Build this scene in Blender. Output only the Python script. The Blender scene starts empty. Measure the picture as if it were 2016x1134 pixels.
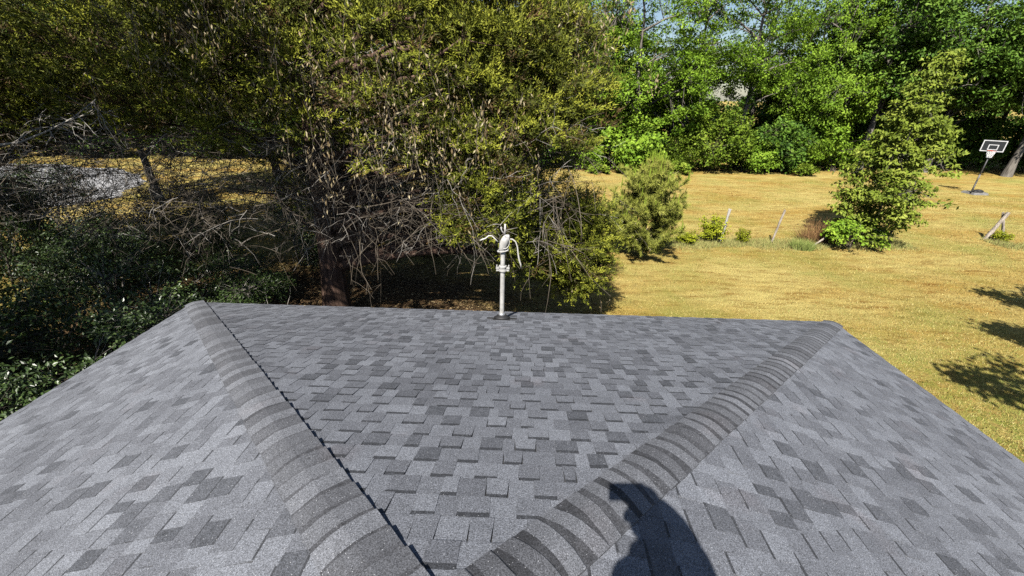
import bpy, math, random
import numpy as np
from mathutils import Vector, Matrix

# ------------------------------------------------------------------ camera, sky, sun, exposure
scene = bpy.context.scene
CAM_Z = 5.65
cam_data = bpy.data.cameras.new("camera")
cam_data.sensor_width = 36.0
cam_data.lens = 36.0 * 803.0 / 2016.0
cam_data.clip_start = 0.02
cam_data.clip_end = 2000.0
cam = bpy.data.objects.new("camera", cam_data)
scene.collection.objects.link(cam)
PITCH, ROLL, YAW = math.radians(25.361), math.radians(0.918), math.radians(-1.777)
_F = Vector((math.sin(YAW) * math.cos(PITCH), math.cos(YAW) * math.cos(PITCH), -math.sin(PITCH)))
_R = Vector((math.cos(YAW), -math.sin(YAW), 0))
_U = _R.cross(_F)
_R2 = _R * math.cos(ROLL) + _U * math.sin(ROLL)
_U2 = -_R * math.sin(ROLL) + _U * math.cos(ROLL)
CAM_ROT = Matrix((_R2, _U2, -_F)).transposed()
cam.matrix_world = Matrix.Translation((0, 0, CAM_Z)) @ CAM_ROT.to_4x4()
scene.camera = cam

SUN = Vector((-0.210, -0.612, 0.762)).normalized()
world = bpy.data.worlds.new("World")
scene.world = world
world.use_nodes = True
wn = world.node_tree.nodes
sky = wn.new('ShaderNodeTexSky')
sky.sky_type = 'NISHITA'
sky.sun_disc = False
sky.sun_elevation = math.asin(SUN.z)
sky.sun_rotation = math.atan2(SUN.x, SUN.y)
sky.dust_density = 0.7
world.node_tree.links.new(sky.outputs[0], wn['Background'].inputs['Color'])
wn['Background'].inputs['Strength'].default_value = 0.05

sun_data = bpy.data.lights.new("sun", 'SUN')
sun_data.energy = 5.0
sun_data.angle = math.radians(0.53)
sun_data.color = (1.0, 0.95, 0.87)
sun = bpy.data.objects.new("sun", sun_data)
sun.rotation_euler = SUN.to_track_quat('Z', 'Y').to_euler()
sun.location = (-8, -24, 40)
scene.collection.objects.link(sun)

scene.view_settings.view_transform = 'Standard'
scene.view_settings.look = 'None'
scene.view_settings.gamma = 1.0
scene.view_settings.use_curve_mapping = False
scene.view_settings.exposure = 1.2
scene.cycles.max_bounces = 5
scene.cycles.diffuse_bounces = 0
scene.cycles.glossy_bounces = 2
scene.cycles.transmission_bounces = 3
scene.cycles.use_denoising = False

COL = scene.collection
rng = np.random.default_rng(7)
random.seed(7)

# ------------------------------------------------------------------ materials
def new_mat(name):
    m = bpy.data.materials.new(name)
    m.use_nodes = True
    return m, m.node_tree.nodes, m.node_tree.links, m.node_tree.nodes['Principled BSDF']

def ramp(nodes, stops):
    r = nodes.new('ShaderNodeValToRGB')
    el = r.color_ramp.elements
    while len(el) < len(stops):
        el.new(0.5)
    for e, (p, c) in zip(el, stops):
        e.position = p
        e.color = (*c, 1)
    return r

def noise(nodes, links, scale, detail=4, rough=0.55, coord='Object', vec=None):
    n = nodes.new('ShaderNodeTexNoise')
    n.inputs['Scale'].default_value = scale
    n.inputs['Detail'].default_value = detail
    n.inputs['Roughness'].default_value = rough
    if vec is None:
        tc = nodes.new('ShaderNodeTexCoord')
        vec = tc.outputs[coord]
    links.new(vec, n.inputs['Vector'])
    return n

def mixrgb(nodes, links, a, b, fac, mode='MIX'):
    m = nodes.new('ShaderNodeMix')
    m.data_type = 'RGBA'
    m.blend_type = mode
    for s, v in ((m.inputs['Factor'], fac), (m.inputs['A'], a), (m.inputs['B'], b)):
        if isinstance(v, (int, float)):
            s.default_value = v
        elif isinstance(v, tuple):
            s.default_value = (*v, 1)
        else:
            links.new(v, s)
    return m.outputs['Result']

def bump(nodes, links, b, height, strength, dist):
    bp = nodes.new('ShaderNodeBump')
    bp.inputs['Strength'].default_value = strength
    bp.inputs['Distance'].default_value = dist
    links.new(height, bp.inputs['Height'])
    links.new(bp.outputs[0], b.inputs['Normal'])

def leaf_mat(name, stops, trans=0.3, rough=0.55, spec=0.15):
    m, n, l, b = new_mat(name)
    at = n.new('ShaderNodeAttribute')
    at.attribute_name = 'tint'
    r = ramp(n, stops)
    l.new(at.outputs['Fac'], r.inputs[0])
    l.new(r.outputs[0], b.inputs['Base Color'])
    b.inputs['Roughness'].default_value = rough
    b.inputs['Specular IOR Level'].default_value = spec
    tr = n.new('ShaderNodeBsdfTranslucent')
    l.new(r.outputs[0], tr.inputs['Color'])
    mx = n.new('ShaderNodeMixShader')
    mx.inputs[0].default_value = trans
    l.new(b.outputs[0], mx.inputs[1])
    l.new(tr.outputs[0], mx.inputs[2])
    l.new(mx.outputs[0], n['Material Output'].inputs['Surface'])
    return m

def simple_mat(name, c0, c1=None, scale=8.0, rough=0.7, spec=0.4, metal=0.0, bmp=0.0, bdist=0.01):
    m, n, l, b = new_mat(name)
    b.inputs['Roughness'].default_value = rough
    b.inputs['Specular IOR Level'].default_value = spec
    b.inputs['Metallic'].default_value = metal
    ns = noise(n, l, scale)
    c1 = c1 or tuple(min(1, x * 1.3) for x in c0)
    r = ramp(n, [(0.3, c0), (0.7, c1)])
    l.new(ns.outputs[0], r.inputs[0])
    l.new(r.outputs[0], b.inputs['Base Color'])
    if bmp:
        bump(n, l, b, ns.outputs[0], bmp, bdist)
    return m

def bark_mat(name, c0, c1, stripes=14.0):
    m, n, l, b = new_mat(name)
    tc = n.new('ShaderNodeTexCoord')
    mp = n.new('ShaderNodeMapping')
    mp.inputs['Scale'].default_value = (stripes, stripes, stripes * 0.08)
    l.new(tc.outputs['Object'], mp.inputs['Vector'])
    ns = noise(n, l, 1.0, 5, 0.6, vec=mp.outputs[0])
    r = ramp(n, [(0.33, c0), (0.68, c1)])
    l.new(ns.outputs[0], r.inputs[0])
    l.new(r.outputs[0], b.inputs['Base Color'])
    b.inputs['Roughness'].default_value = 0.9
    b.inputs['Specular IOR Level'].default_value = 0.2
    bump(n, l, b, ns.outputs[0], 0.9, 0.03)
    return m

def shingle_mat(name, stops, grain=1.0):
    m, n, l, b = new_mat(name)
    at = n.new('ShaderNodeAttribute')
    at.attribute_name = 'tint'
    r = ramp(n, stops)
    geo = n.new('ShaderNodeNewGeometry')
    bl = noise(n, l, 26.0, 3, 0.7, vec=geo.outputs['Position'])     # granule blend drop varies inside each piece
    mb_ = n.new('ShaderNodeMath'); mb_.operation = 'MULTIPLY_ADD'
    l.new(bl.outputs[0], mb_.inputs[0]); mb_.inputs[1].default_value = 0.5
    l.new(at.outputs['Fac'], mb_.inputs[2])
    sb_ = n.new('ShaderNodeMath'); sb_.operation = 'SUBTRACT'
    l.new(mb_.outputs[0], sb_.inputs[0]); sb_.inputs[1].default_value = 0.25
    l.new(sb_.outputs[0], r.inputs[0])
    g1 = noise(n, l, 200.0, 3, 0.85, vec=geo.outputs['Position'])
    gr = ramp(n, [(0.34, (0.22, 0.22, 0.225)), (0.5, (0.93, 0.93, 0.935)), (0.66, (2.05, 2.05, 2.08))])
    l.new(g1.outputs[0], gr.inputs[0])
    c = mixrgb(n, l, r.outputs[0], gr.outputs[0], grain, 'MULTIPLY')
    # weathering: soft dusty blotches
    g2 = noise(n, l, 1.1, 4, 0.6, vec=geo.outputs['Position'])
    wr = ramp(n, [(0.3, (0.86, 0.86, 0.87)), (0.7, (1.12, 1.12, 1.12))])
    l.new(g2.outputs[0], wr.inputs[0])
    c = mixrgb(n, l, c, wr.outputs[0], 1.0, 'MULTIPLY')
    # sparse brown-pink granule patches
    g3 = noise(n, l, 2.3, 3, 0.5, vec=geo.outputs['Position'])
    pr = ramp(n, [(0.62, (0, 0, 0)), (0.76, (0.40, 0.40, 0.40))])
    l.new(g3.outputs[0], pr.inputs[0])
    warm = mixrgb(n, l, c, (1.14, 0.97, 0.92), 1.0, 'MULTIPLY')
    c = mixrgb(n, l, c, warm, pr.outputs[0])
    # bright mineral flecks
    vo = n.new('ShaderNodeTexVoronoi')
    vo.inputs['Scale'].default_value = 55.0
    l.new(geo.outputs['Position'], vo.inputs['Vector'])
    fr = ramp(n, [(0.06, (1, 1, 1)), (0.10, (0, 0, 0))])
    l.new(vo.outputs['Distance'], fr.inputs[0])
    c = mixrgb(n, l, c, (0.42, 0.43, 0.45), fr.outputs[0])
    l.new(c, b.inputs['Base Color'])
    b.inputs['Roughness'].default_value = 0.78
    b.inputs['Specular IOR Level'].default_value = 0.35
    bump(n, l, b, g1.outputs[0], 0.55, 0.004)
    return m

MAT = {}
MAT['shingle'] = shingle_mat('asphalt_granules', [(0.0, (0.029, 0.031, 0.036)), (0.12, (0.052, 0.056, 0.065)), (0.4, (0.084, 0.089, 0.102)), (1.0, (0.135, 0.144, 0.163))])
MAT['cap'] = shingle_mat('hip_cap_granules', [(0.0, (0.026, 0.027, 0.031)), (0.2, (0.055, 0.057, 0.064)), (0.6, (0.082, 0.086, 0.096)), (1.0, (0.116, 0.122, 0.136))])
MAT['deck'] = simple_mat('roof_underlay', (0.03, 0.03, 0.032), (0.05, 0.05, 0.052))
MAT['white_trim'] = simple_mat('white_trim_paint', (0.7, 0.7, 0.68), (0.8, 0.8, 0.78), rough=0.5)
MAT['brick_wall'] = simple_mat('house_siding', (0.42, 0.40, 0.36), (0.5, 0.48, 0.44))
MAT['drip'] = simple_mat('drip_edge_metal', (0.10, 0.10, 0.105), (0.14, 0.14, 0.145), rough=0.45, spec=0.5)

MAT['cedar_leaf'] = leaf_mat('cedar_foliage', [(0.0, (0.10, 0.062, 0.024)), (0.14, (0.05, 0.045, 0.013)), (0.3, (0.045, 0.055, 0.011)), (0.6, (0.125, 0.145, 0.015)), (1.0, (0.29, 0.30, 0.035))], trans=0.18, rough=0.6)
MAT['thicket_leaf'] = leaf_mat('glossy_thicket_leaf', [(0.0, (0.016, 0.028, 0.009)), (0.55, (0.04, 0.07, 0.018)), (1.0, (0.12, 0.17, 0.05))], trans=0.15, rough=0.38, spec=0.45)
MAT['broad_leaf'] = leaf_mat('broad_leaf_green', [(0.0, (0.062, 0.119, 0.010)), (0.5, (0.169, 0.294, 0.022)), (1.0, (0.312, 0.450, 0.050))], trans=0.38)
MAT['dark_leaf'] = leaf_mat('deep_green_leaf', [(0.0, (0.028, 0.063, 0.011)), (0.5, (0.081, 0.161, 0.018)), (1.0, (0.172, 0.276, 0.040))], trans=0.25)
MAT['lime_leaf'] = leaf_mat('lime_green_leaf', [(0.0, (0.05, 0.09, 0.010)), (0.5, (0.15, 0.23, 0.02)), (1.0, (0.30, 0.38, 0.05))], trans=0.35)
MAT['yellow_leaf'] = leaf_mat('yellow_green_leaf', [(0.0, (0.14, 0.17, 0.01)), (0.5, (0.32, 0.36, 0.02)), (1.0, (0.5, 0.5, 0.06))], trans=0.35)
MAT['needle'] = leaf_mat('pine_needle', [(0.0, (0.09, 0.105, 0.02)), (0.5, (0.25, 0.27, 0.045)), (1.0, (0.40, 0.40, 0.10))], trans=0.2)
MAT['dry_leaf'] = leaf_mat('dried_vine_leaf', [(0.0, (0.09, 0.055, 0.025)), (0.5, (0.25, 0.19, 0.10)), (1.0, (0.46, 0.40, 0.26))], trans=0.25, rough=0.7)
MAT['litter'] = leaf_mat('fallen_leaf', [(0.0, (0.06, 0.035, 0.02)), (0.6, (0.20, 0.13, 0.06)), (1.0, (0.42, 0.33, 0.18))], trans=0.05, rough=0.8)
MAT['grass'] = leaf_mat('dry_grass_blade', [(0.0, (0.215, 0.140, 0.039)), (0.45, (0.392, 0.302, 0.093)), (0.8, (0.510, 0.442, 0.186)), (1.0, (0.196, 0.252, 0.044))], trans=0.2, rough=0.7)
MAT['tall_grass'] = leaf_mat('seeding_grass', [(0.0, (0.32, 0.26, 0.09)), (0.6, (0.36, 0.35, 0.13)), (1.0, (0.17, 0.24, 0.05))], trans=0.2, rough=0.7)
MAT['brown_stem'] = leaf_mat('dry_brown_stem', [(0.0, (0.12, 0.06, 0.025)), (1.0, (0.34, 0.20, 0.09))], trans=0.05, rough=0.8)
MAT['cedar_bark'] = bark_mat('cedar_bark', (0.03, 0.019, 0.014), (0.16, 0.10, 0.075))
MAT['grey_bark'] = bark_mat('grey_bark', (0.07, 0.06, 0.05), (0.22, 0.20, 0.17))
MAT['pale_twig'] = simple_mat('bleached_twig', (0.13, 0.115, 0.10), (0.32, 0.30, 0.27), scale=3.0, rough=0.85, spec=0.2)
MAT['dark_twig'] = simple_mat('dark_twig', (0.05, 0.04, 0.03), (0.13, 0.11, 0.085), scale=3.0, rough=0.9, spec=0.2)
MAT['weathered_wood'] = bark_mat('weathered_fence_wood', (0.16, 0.13, 0.10), (0.42, 0.37, 0.31), 30)
MAT['white_post'] = bark_mat('whitewashed_wood', (0.24, 0.225, 0.20), (0.46, 0.44, 0.41), 30)
MAT['mast_paint'] = simple_mat('chipped_white_paint', (0.239, 0.235, 0.225), (0.432, 0.428, 0.414), scale=18, rough=0.5)
MAT['galv'] = simple_mat('galvanised_metal', (0.35, 0.36, 0.37), (0.55, 0.56, 0.58), scale=20, rough=0.4, metal=0.8)
MAT['rubber'] = simple_mat('black_rubber', (0.012, 0.012, 0.013), (0.02, 0.02, 0.021), rough=0.6)
MAT['wire'] = simple_mat('service_wire', (0.32, 0.31, 0.29), (0.45, 0.44, 0.42), scale=20, rough=0.6)
MAT['board'] = simple_mat('backboard_black', (0.012, 0.014, 0.016), (0.02, 0.022, 0.026), rough=0.45)
MAT['white_line'] = simple_mat('white_line_paint', (0.42, 0.42, 0.42), (0.55, 0.55, 0.55), rough=0.5)
MAT['net'] = simple_mat('net_cord', (0.75, 0.74, 0.72), (0.85, 0.84, 0.82), rough=0.8)
MAT['pole_metal'] = simple_mat('dull_pole_metal', (0.03, 0.03, 0.032), (0.06, 0.06, 0.06), rough=0.5)
MAT['rim'] = simple_mat('rim_red', (0.35, 0.06, 0.03), (0.45, 0.09, 0.05), rough=0.5)
MAT['grey_plastic'] = simple_mat('grey_plastic', (0.096, 0.093, 0.087), (0.180, 0.174, 0.165), rough=0.6)
MAT['shirt'] = simple_mat('dark_shirt', (0.03, 0.035, 0.05), (0.05, 0.055, 0.07), scale=20, rough=0.9)
MAT['jeans'] = simple_mat('blue_jeans', (0.04, 0.055, 0.09), (0.07, 0.09, 0.14), scale=40, rough=0.9)
MAT['skin'] = simple_mat('skin', (0.42, 0.25, 0.17), (0.48, 0.29, 0.2), scale=10, rough=0.55)
MAT['phone'] = simple_mat('phone_glass', (0.01, 0.01, 0.011), (0.015, 0.015, 0.016), rough=0.2)
MAT['hair'] = simple_mat('dark_hair', (0.02, 0.014, 0.01), (0.035, 0.025, 0.018), scale=30, rough=0.7)
MAT['boot'] = simple_mat('brown_boot', (0.10, 0.06, 0.03), (0.15, 0.09, 0.05), rough=0.7)

def lawn_material():
    m, n, l, b = new_mat('dry_lawn')
    geo = n.new('ShaderNodeNewGeometry')
    P = geo.outputs['Position']
    fine = noise(n, l, 24.0, 5, 0.75, vec=P)
    fr = ramp(n, [(0.30, (0.154, 0.111, 0.032)), (0.5, (0.334, 0.264, 0.084)), (0.72, (0.499, 0.434, 0.180))])
    l.new(fine.outputs[0], fr.inputs[0])
    mp = n.new('ShaderNodeMapping')
    mp.inputs['Scale'].default_value = (0.35, 1.0, 1.0)
    l.new(P, mp.inputs['Vector'])
    big = noise(n, l, 0.55, 5, 0.6, vec=mp.outputs[0])
    br = ramp(n, [(0.40, (0, 0, 0)), (0.66, (1, 1, 1))])
    l.new(big.outputs[0], br.inputs[0])
    c = mixrgb(n, l, fr.outputs[0], (0.80, 0.63, 0.46), br.outputs[0], 'MULTIPLY')
    mp3 = n.new('ShaderNodeMapping')
    mp3.inputs['Scale'].default_value = (0.9, 3.6, 1.0)
    mp3.inputs['Rotation'].default_value = (0, 0, 0.12)
    l.new(P, mp3.inputs['Vector'])
    stk = noise(n, l, 1.0, 6, 0.7, vec=mp3.outputs[0])
    sk = ramp(n, [(0.38, (1.22, 1.24, 1.26)), (0.52, (1, 1, 1)), (0.66, (0.60, 0.46, 0.34))])
    l.new(stk.outputs[0], sk.inputs[0])
    c = mixrgb(n, l, c, sk.outputs[0], 1.0, 'MULTIPLY')
    # greener patches
    gp = noise(n, l, 0.30, 5, 0.65, vec=P)
    gr = ramp(n, [(0.47, (0, 0, 0)), (0.72, (0.7, 0.7, 0.7))])
    l.new(gp.outputs[0], gr.inputs[0])
    c = mixrgb(n, l, c, (0.16, 0.19, 0.04), gr.outputs[0])
    # greener near the house wall (x 8..13, y 4..9): lawn kept watered by roof run-off
    sep = n.new('ShaderNodeSeparateXYZ')
    l.new(P, sep.inputs[0])
    mr = n.new('ShaderNodeMapRange')
    mr.inputs['From Min'].default_value = 11.5
    mr.inputs['From Max'].default_value = 6.0
    l.new(sep.outputs['Y'], mr.inputs['Value'])
    mg = n.new('ShaderNodeMath'); mg.operation = 'MULTIPLY'
    l.new(mr.outputs[0], mg.inputs[0])
    gn2 = noise(n, l, 3.0, 5, 0.75, vec=P)
    gr2 = ramp(n, [(0.38, (0, 0, 0)), (0.62, (0.8, 0.8, 0.8))])
    l.new(gn2.outputs[0], gr2.inputs[0])
    l.new(gr2.outputs[0], mg.inputs[1])
    c = mixrgb(n, l, c, (0.17, 0.21, 0.035), mg.outputs[0])
    # leaf litter soil under the cedar (around x -5, y 11)
    vm = n.new('ShaderNodeVectorMath'); vm.operation = 'DISTANCE'
    mp2 = n.new('ShaderNodeMapping')
    mp2.inputs['Scale'].default_value = (0.62, 1.0, 0)
    l.new(P, mp2.inputs['Vector'])
    l.new(mp2.outputs[0], vm.inputs[0])
    vm.inputs[1].default_value = (-3.9, 9.5, 0)
    wob = noise(n, l, 0.9, 4, 0.6, vec=P)
    ad = n.new('ShaderNodeMath'); ad.operation = 'MULTIPLY_ADD'
    l.new(wob.outputs[0], ad.inputs[0]); ad.inputs[1].default_value = 3.0
    l.new(vm.outputs['Value'], ad.inputs[2])
    mr2 = n.new('ShaderNodeMapRange')
    mr2.inputs['From Min'].default_value = 6.6
    mr2.inputs['From Max'].default_value = 4.6
    l.new(ad.outputs[0], mr2.inputs['Value'])
    sn = noise(n, l, 14.0, 5, 0.7, vec=P)
    sr = ramp(n, [(0.3, (0.035, 0.022, 0.014)), (0.55, (0.12, 0.075, 0.04)), (0.75, (0.30, 0.22, 0.12))])
    l.new(sn.outputs[0], sr.inputs[0])
    c = mixrgb(n, l, c, sr.outputs[0], mr2.outputs[0])
    l.new(c, b.inputs['Base Color'])
    b.inputs['Roughness'].default_value = 0.95
    b.inputs['Specular IOR Level'].default_value = 0.1
    bump(n, l, b, fine.outputs[0], 1.0, 0.06)
    return m
MAT['lawn'] = lawn_material()
MAT['drive'] = simple_mat('pale_concrete', (0.20, 0.20, 0.205), (0.28, 0.28, 0.285), scale=2.0, rough=0.9, spec=0.2, bmp=0.3)

# ------------------------------------------------------------------ mesh helpers
def make_mesh(name, V, faces, mat, tint=None, smooth=False):
    """V (n,3) array; faces: (m,k) int array or list of such arrays / lists."""
    me = bpy.data.meshes.new(name)
    V = np.asarray(V, dtype=np.float32)
    if isinstance(faces, np.ndarray):
        faces = [faces]
    groups = []
    for f in faces:
        if isinstance(f, np.ndarray) and f.ndim == 2:
            groups.append((f.ravel(), np.full(len(f), f.shape[1], dtype=np.int32)))
        else:
            groups.append((np.array(f, dtype=np.int32), np.array([len(f)], dtype=np.int32)))
    loops = np.concatenate([g[0] for g in groups]).astype(np.int32)
    sizes = np.concatenate([g[1] for g in groups]).astype(np.int32)
    starts = np.concatenate([[0], np.cumsum(sizes)[:-1]]).astype(np.int32)
    me.vertices.add(len(V)); me.vertices.foreach_set('co', V.ravel())
    me.loops.add(len(loops)); me.loops.foreach_set('vertex_index', loops)
    me.polygons.add(len(sizes)); me.polygons.foreach_set('loop_start', starts)
    if tint is not None:
        a = me.attributes.new('tint', 'FLOAT', 'FACE')
        t = np.asarray(tint, dtype=np.float32)
        if t.ndim == 0:
            t = np.full(len(sizes), float(t), dtype=np.float32)
        a.data.foreach_set('value', t)
    me.polygons.foreach_set('use_smooth', np.full(len(sizes), bool(smooth)))
    if mat is not None:
        me.materials.append(MAT[mat])
    me.update(calc_edges=True)
    me.validate()
    return me

def obj(name, mesh, parent=None, loc=None, label=None, category=None, group=None, kind=None):
    o = bpy.data.objects.new(name, mesh)
    COL.objects.link(o)
    if parent is not None:
        o.parent = parent
    if loc is not None:
        o.location = loc
    for k, v in (('label', label), ('category', category), ('group', group), ('kind', kind)):
        if v:
            o[k] = v
    return o

def thing(name, label, category, loc=(0, 0, 0), rotz=0.0, group=None):
    o = obj(name, None, None, loc, label, category, group)
    o.rotation_euler = (0, 0, rotz)
    o.empty_display_size = 0.2
    return o

def nrm(a):
    return a / np.maximum(np.linalg.norm(a, axis=-1, keepdims=True), 1e-9)

class MB:
    """collects vertices and faces of one mesh"""
    def __init__(self):
        self.v, self.f, self.n, self.t = [], [], 0, []
    def add(self, V, F, tint=None):
        V = np.asarray(V, dtype=float).reshape(-1, 3)
        for f in F:
            self.f.append([int(i) + self.n for i in f])
            if tint is not None:
                self.t.append(tint)
        self.v.append(V); self.n += len(V)
        return self
    def arr(self, V, F, tint=None):
        self.v.append(np.asarray(V, float)); self.f.append(np.asarray(F) + self.n); self.n += len(V)
        if tint is not None:
            self.t.append(np.asarray(tint, float) * np.ones(len(F)))
        return self
    def box(self, c, s, rot=None):
        c = np.array(c, float); h = np.array(s, float) / 2
        V = np.array([[x, y, z] for x in (-1, 1) for y in (-1, 1) for z in (-1, 1)], float) * h
        if rot is not None:
            V = V @ np.array(rot).T
        return self.add(V + c, [(0, 1, 3, 2), (4, 6, 7, 5), (0, 4, 5, 1), (2, 3, 7, 6), (0, 2, 6, 4), (1, 5, 7, 3)])
    def tube(self, pts, rad, sides=8, cap=True):
        V, F = tubes(np.asarray(pts, float)[None], np.atleast_1d(np.asarray(rad, float) * np.ones(len(pts)))[None], sides)
        base = self.n
        self.v.append(V); self.n += len(V)
        for q in F:
            self.f.append([int(i) + base for i in q])
        if cap:
            K = len(pts)
            self.f.append([base + i for i in range(sides)][::-1])
            self.f.append([base + (K - 1) * sides + i for i in range(sides)])
        return self
    def lathe(self, prof, c=(0, 0, 0), sides=20, axis=None):
        """prof: list of (r, z)"""
        a = np.linspace(0, 2 * np.pi, sides, endpoint=False)
        V = np.concatenate([np.stack([r * np.cos(a), r * np.sin(a), np.full(sides, z)], 1) for r, z in prof])
        if axis is not None:
            V = V @ np.array(axis).T
        F = []
        for k in range(len(prof) - 1):
            for i in range(sides):
                j = (i + 1) % sides
                F.append((k * sides + i, k * sides + j, (k + 1) * sides + j, (k + 1) * sides + i))
        F.append(list(range(sides))[::-1]); F.append([(len(prof) - 1) * sides + i for i in range(sides)])
        return self.add(V + np.array(c), F)
    def mesh(self, name, mat, smooth=False):
        V = np.concatenate(self.v)
        return make_mesh(name, V, self.f, mat, np.concatenate([np.atleast_1d(x) for x in self.t]) if self.t else None, smooth)

def tubes(P, R, sides=4):
    """P (N,K,3) polylines, R (N,K) radii -> V, F quads"""
    N, K, _ = P.shape
    T = np.gradient(P, axis=1)
    T = nrm(T)
    ref = np.tile(np.array([0.31, 0.87, 0.38]), (N, 1))
    main = nrm(P[:, -1] - P[:, 0] + 1e-9)
    bad = np.abs((main * ref).sum(1)) > 0.85
    ref[bad] = (0.9, -0.3, 0.3)
    A = nrm(np.cross(T, ref[:, None, :]))
    B = np.cross(T, A)
    ang = np.linspace(0, 2 * np.pi, sides, endpoint=False)
    V = P[:, :, None, :] + R[:, :, None, None] * (A[:, :, None, :] * np.cos(ang)[None, None, :, None] + B[:, :, None, :] * np.sin(ang)[None, None, :, None])
    V = V.reshape(-1, 3)
    n = np.arange(N)[:, None, None]; k = np.arange(K - 1)[None, :, None]; s = np.arange(sides)[None, None, :]
    b = n * K * sides + k * sides
    s2 = (s + 1) % sides
    F = np.stack([b + s, b + s2, b + sides + s2, b + sides + s], -1).reshape(-1, 4)
    return V, F

def leaves(C, axis, normal, L, W, fold=0.12):
    """folded diamond leaves (2 tris each)"""
    N = len(C)
    axis = nrm(axis)
    side = nrm(np.cross(axis, normal))
    up = np.cross(side, axis)
    L = np.broadcast_to(np.asarray(L, float), (N,))[:, None]; W = np.broadcast_to(np.asarray(W, float), (N,))[:, None]
    b = C - axis * L * 0.5
    t = C + axis * L * 0.5
    m = C - axis * L * 0.05
    l = m + side * W * 0.5 + up * W * fold
    r = m - side * W * 0.5 + up * W * fold
    V = np.stack([b, r, t, l], 1).reshape(-1, 3)
    i = np.arange(N)[:, None] * 4
    F = np.concatenate([i + [0, 1, 2], i + [0, 2, 3]], 1).reshape(-1, 3)
    return V, F

def blades(C, direction, side, L, W):
    """single triangles: blade or needle"""
    N = len(C)
    L = np.broadcast_to(np.asarray(L, float), (N,))[:, None]; W = np.broadcast_to(np.asarray(W, float), (N,))[:, None]
    V = np.stack([C - side * W / 2, C + side * W / 2, C + direction * L], 1).reshape(-1, 3)
    F = np.arange(3 * N).reshape(-1, 3)
    return V, F

def lumpy(P, f, seed=0.0):
    """cheap smooth pseudo noise in about -1..1"""
    x, y, z = P[:, 0] * f + seed, P[:, 1] * f + seed * 1.7, P[:, 2] * f - seed * 0.6
    return (np.sin(x + 1.3 * np.sin(y * 0.9 + 0.5)) + np.sin(1.3 * y + 1.1 * np.sin(z * 1.1)) + np.sin(1.2 * z + 1.2 * np.sin(x * 1.15 + 2.0))) / 3

def ball(r, n):
    return nrm(r.normal(size=(n, 3)))

def curve_pts(r, A, B, K, sag=0.0, wob=0.05, bow=None):
    """N curves from A to B (N,3) with K points"""
    t = np.linspace(0, 1, K)[None, :, None]
    L = np.linalg.norm(B - A, axis=1)[:, None, None]
    P = A[:, None] * (1 - t) + B[:, None] * t
    P = P + np.array([0, 0, 1.0]) * (np.sin(np.pi * t) * sag * L)
    w = r.normal(size=(len(A), K, 3)) * wob * L
    w[:, 0] = 0
    w = np.cumsum(w, 1) * 0.6
    return P + w * t

# ------------------------------------------------------------------ ground, drive
g = MB()
g.add([[-700, -300, 0], [700, -300, 0], [700, 900, 0], [-700, 900, 0]], [(0, 1, 2, 3)])
obj('ground', g.mesh('ground', 'lawn'), label='dry golden lawn with greener patches stretching to the trees', category='lawn', kind='structure')
dv = MB()
dpts = [(-27.2, 17.6), (-25.6, 19.0), (-24.2, 20.6), (-23.6, 22.4), (-24.4, 24.8), (-27.6, 29.0), (-32, 31.5), (-41, 33.0), (-60, 28), (-62, 18), (-40, 15)]
rg = np.random.default_rng(3)
fine_d = []
for i in range(len(dpts)):
    p, q = np.array(dpts[i]), np.array(dpts[(i + 1) % len(dpts)])
    for t in np.arange(0, 1, 0.3 / np.linalg.norm(q - p)):
        fine_d.append(p + (q - p) * t + rg.normal(0, 0.09, 2) + 0.25 * np.array([math.sin(len(fine_d) * 0.37), math.cos(len(fine_d) * 0.29)]))
dv.add([[x, y, 0.012] for x, y in fine_d], [list(range(len(fine_d)))])
obj('driveway', dv.mesh('driveway', 'drive'), label='pale grey concrete drive beyond the thicket on the left', category='driveway', kind='structure')

# ------------------------------------------------------------------ house with hip roof
W2, EY, X0, ZE, SL = 4.722, 5.279, -0.236, CAM_Z - 2.9, 1 / 3
YB = -13.0                                   # rear eave
ZR = ZE + SL * W2
house = thing('house', 'low house under a grey shingled hip roof seen from its ridge', 'house', (X0, EY - 9, 0))
HO = np.array([X0, EY - 9, 0.0])
xl, xr = X0 - W2, X0 + W2
corner = {'fl': (xl, EY, ZE), 'fr': (xr, EY, ZE), 'bl': (xl, YB, ZE), 'br': (xr, YB, ZE), 'fa': (X0, EY - W2, ZR), 'ba': (X0, YB + W2, ZR)}
c = {k: np.array(v) for k, v in corner.items()}
rm = MB()
dz = np.array([0, 0, 0.12])
keys = ['fl', 'fr', 'bl', 'br', 'fa', 'ba']
top = [c[k] - np.array([0, 0, 0.004]) for k in keys]; bot = [c[k] - dz for k in keys]
rm.add(np.array(top + bot) - HO, [(0, 4, 1)[::-1], (1, 4, 5, 3)[::-1], (3, 5, 2)[::-1], (2, 5, 4, 0)[::-1], (6, 7, 10), (7, 9, 11, 10), (9, 8, 11), (8, 6, 10, 11),
                                          (0, 1, 7, 6), (1, 3, 9, 7), (3, 2, 8, 9), (2, 0, 6, 8)])
roof = obj('roof', rm.mesh('roof', 'deck'), house)
roof['label'] = 'charcoal and grey laminated shingle hip roof'
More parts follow.
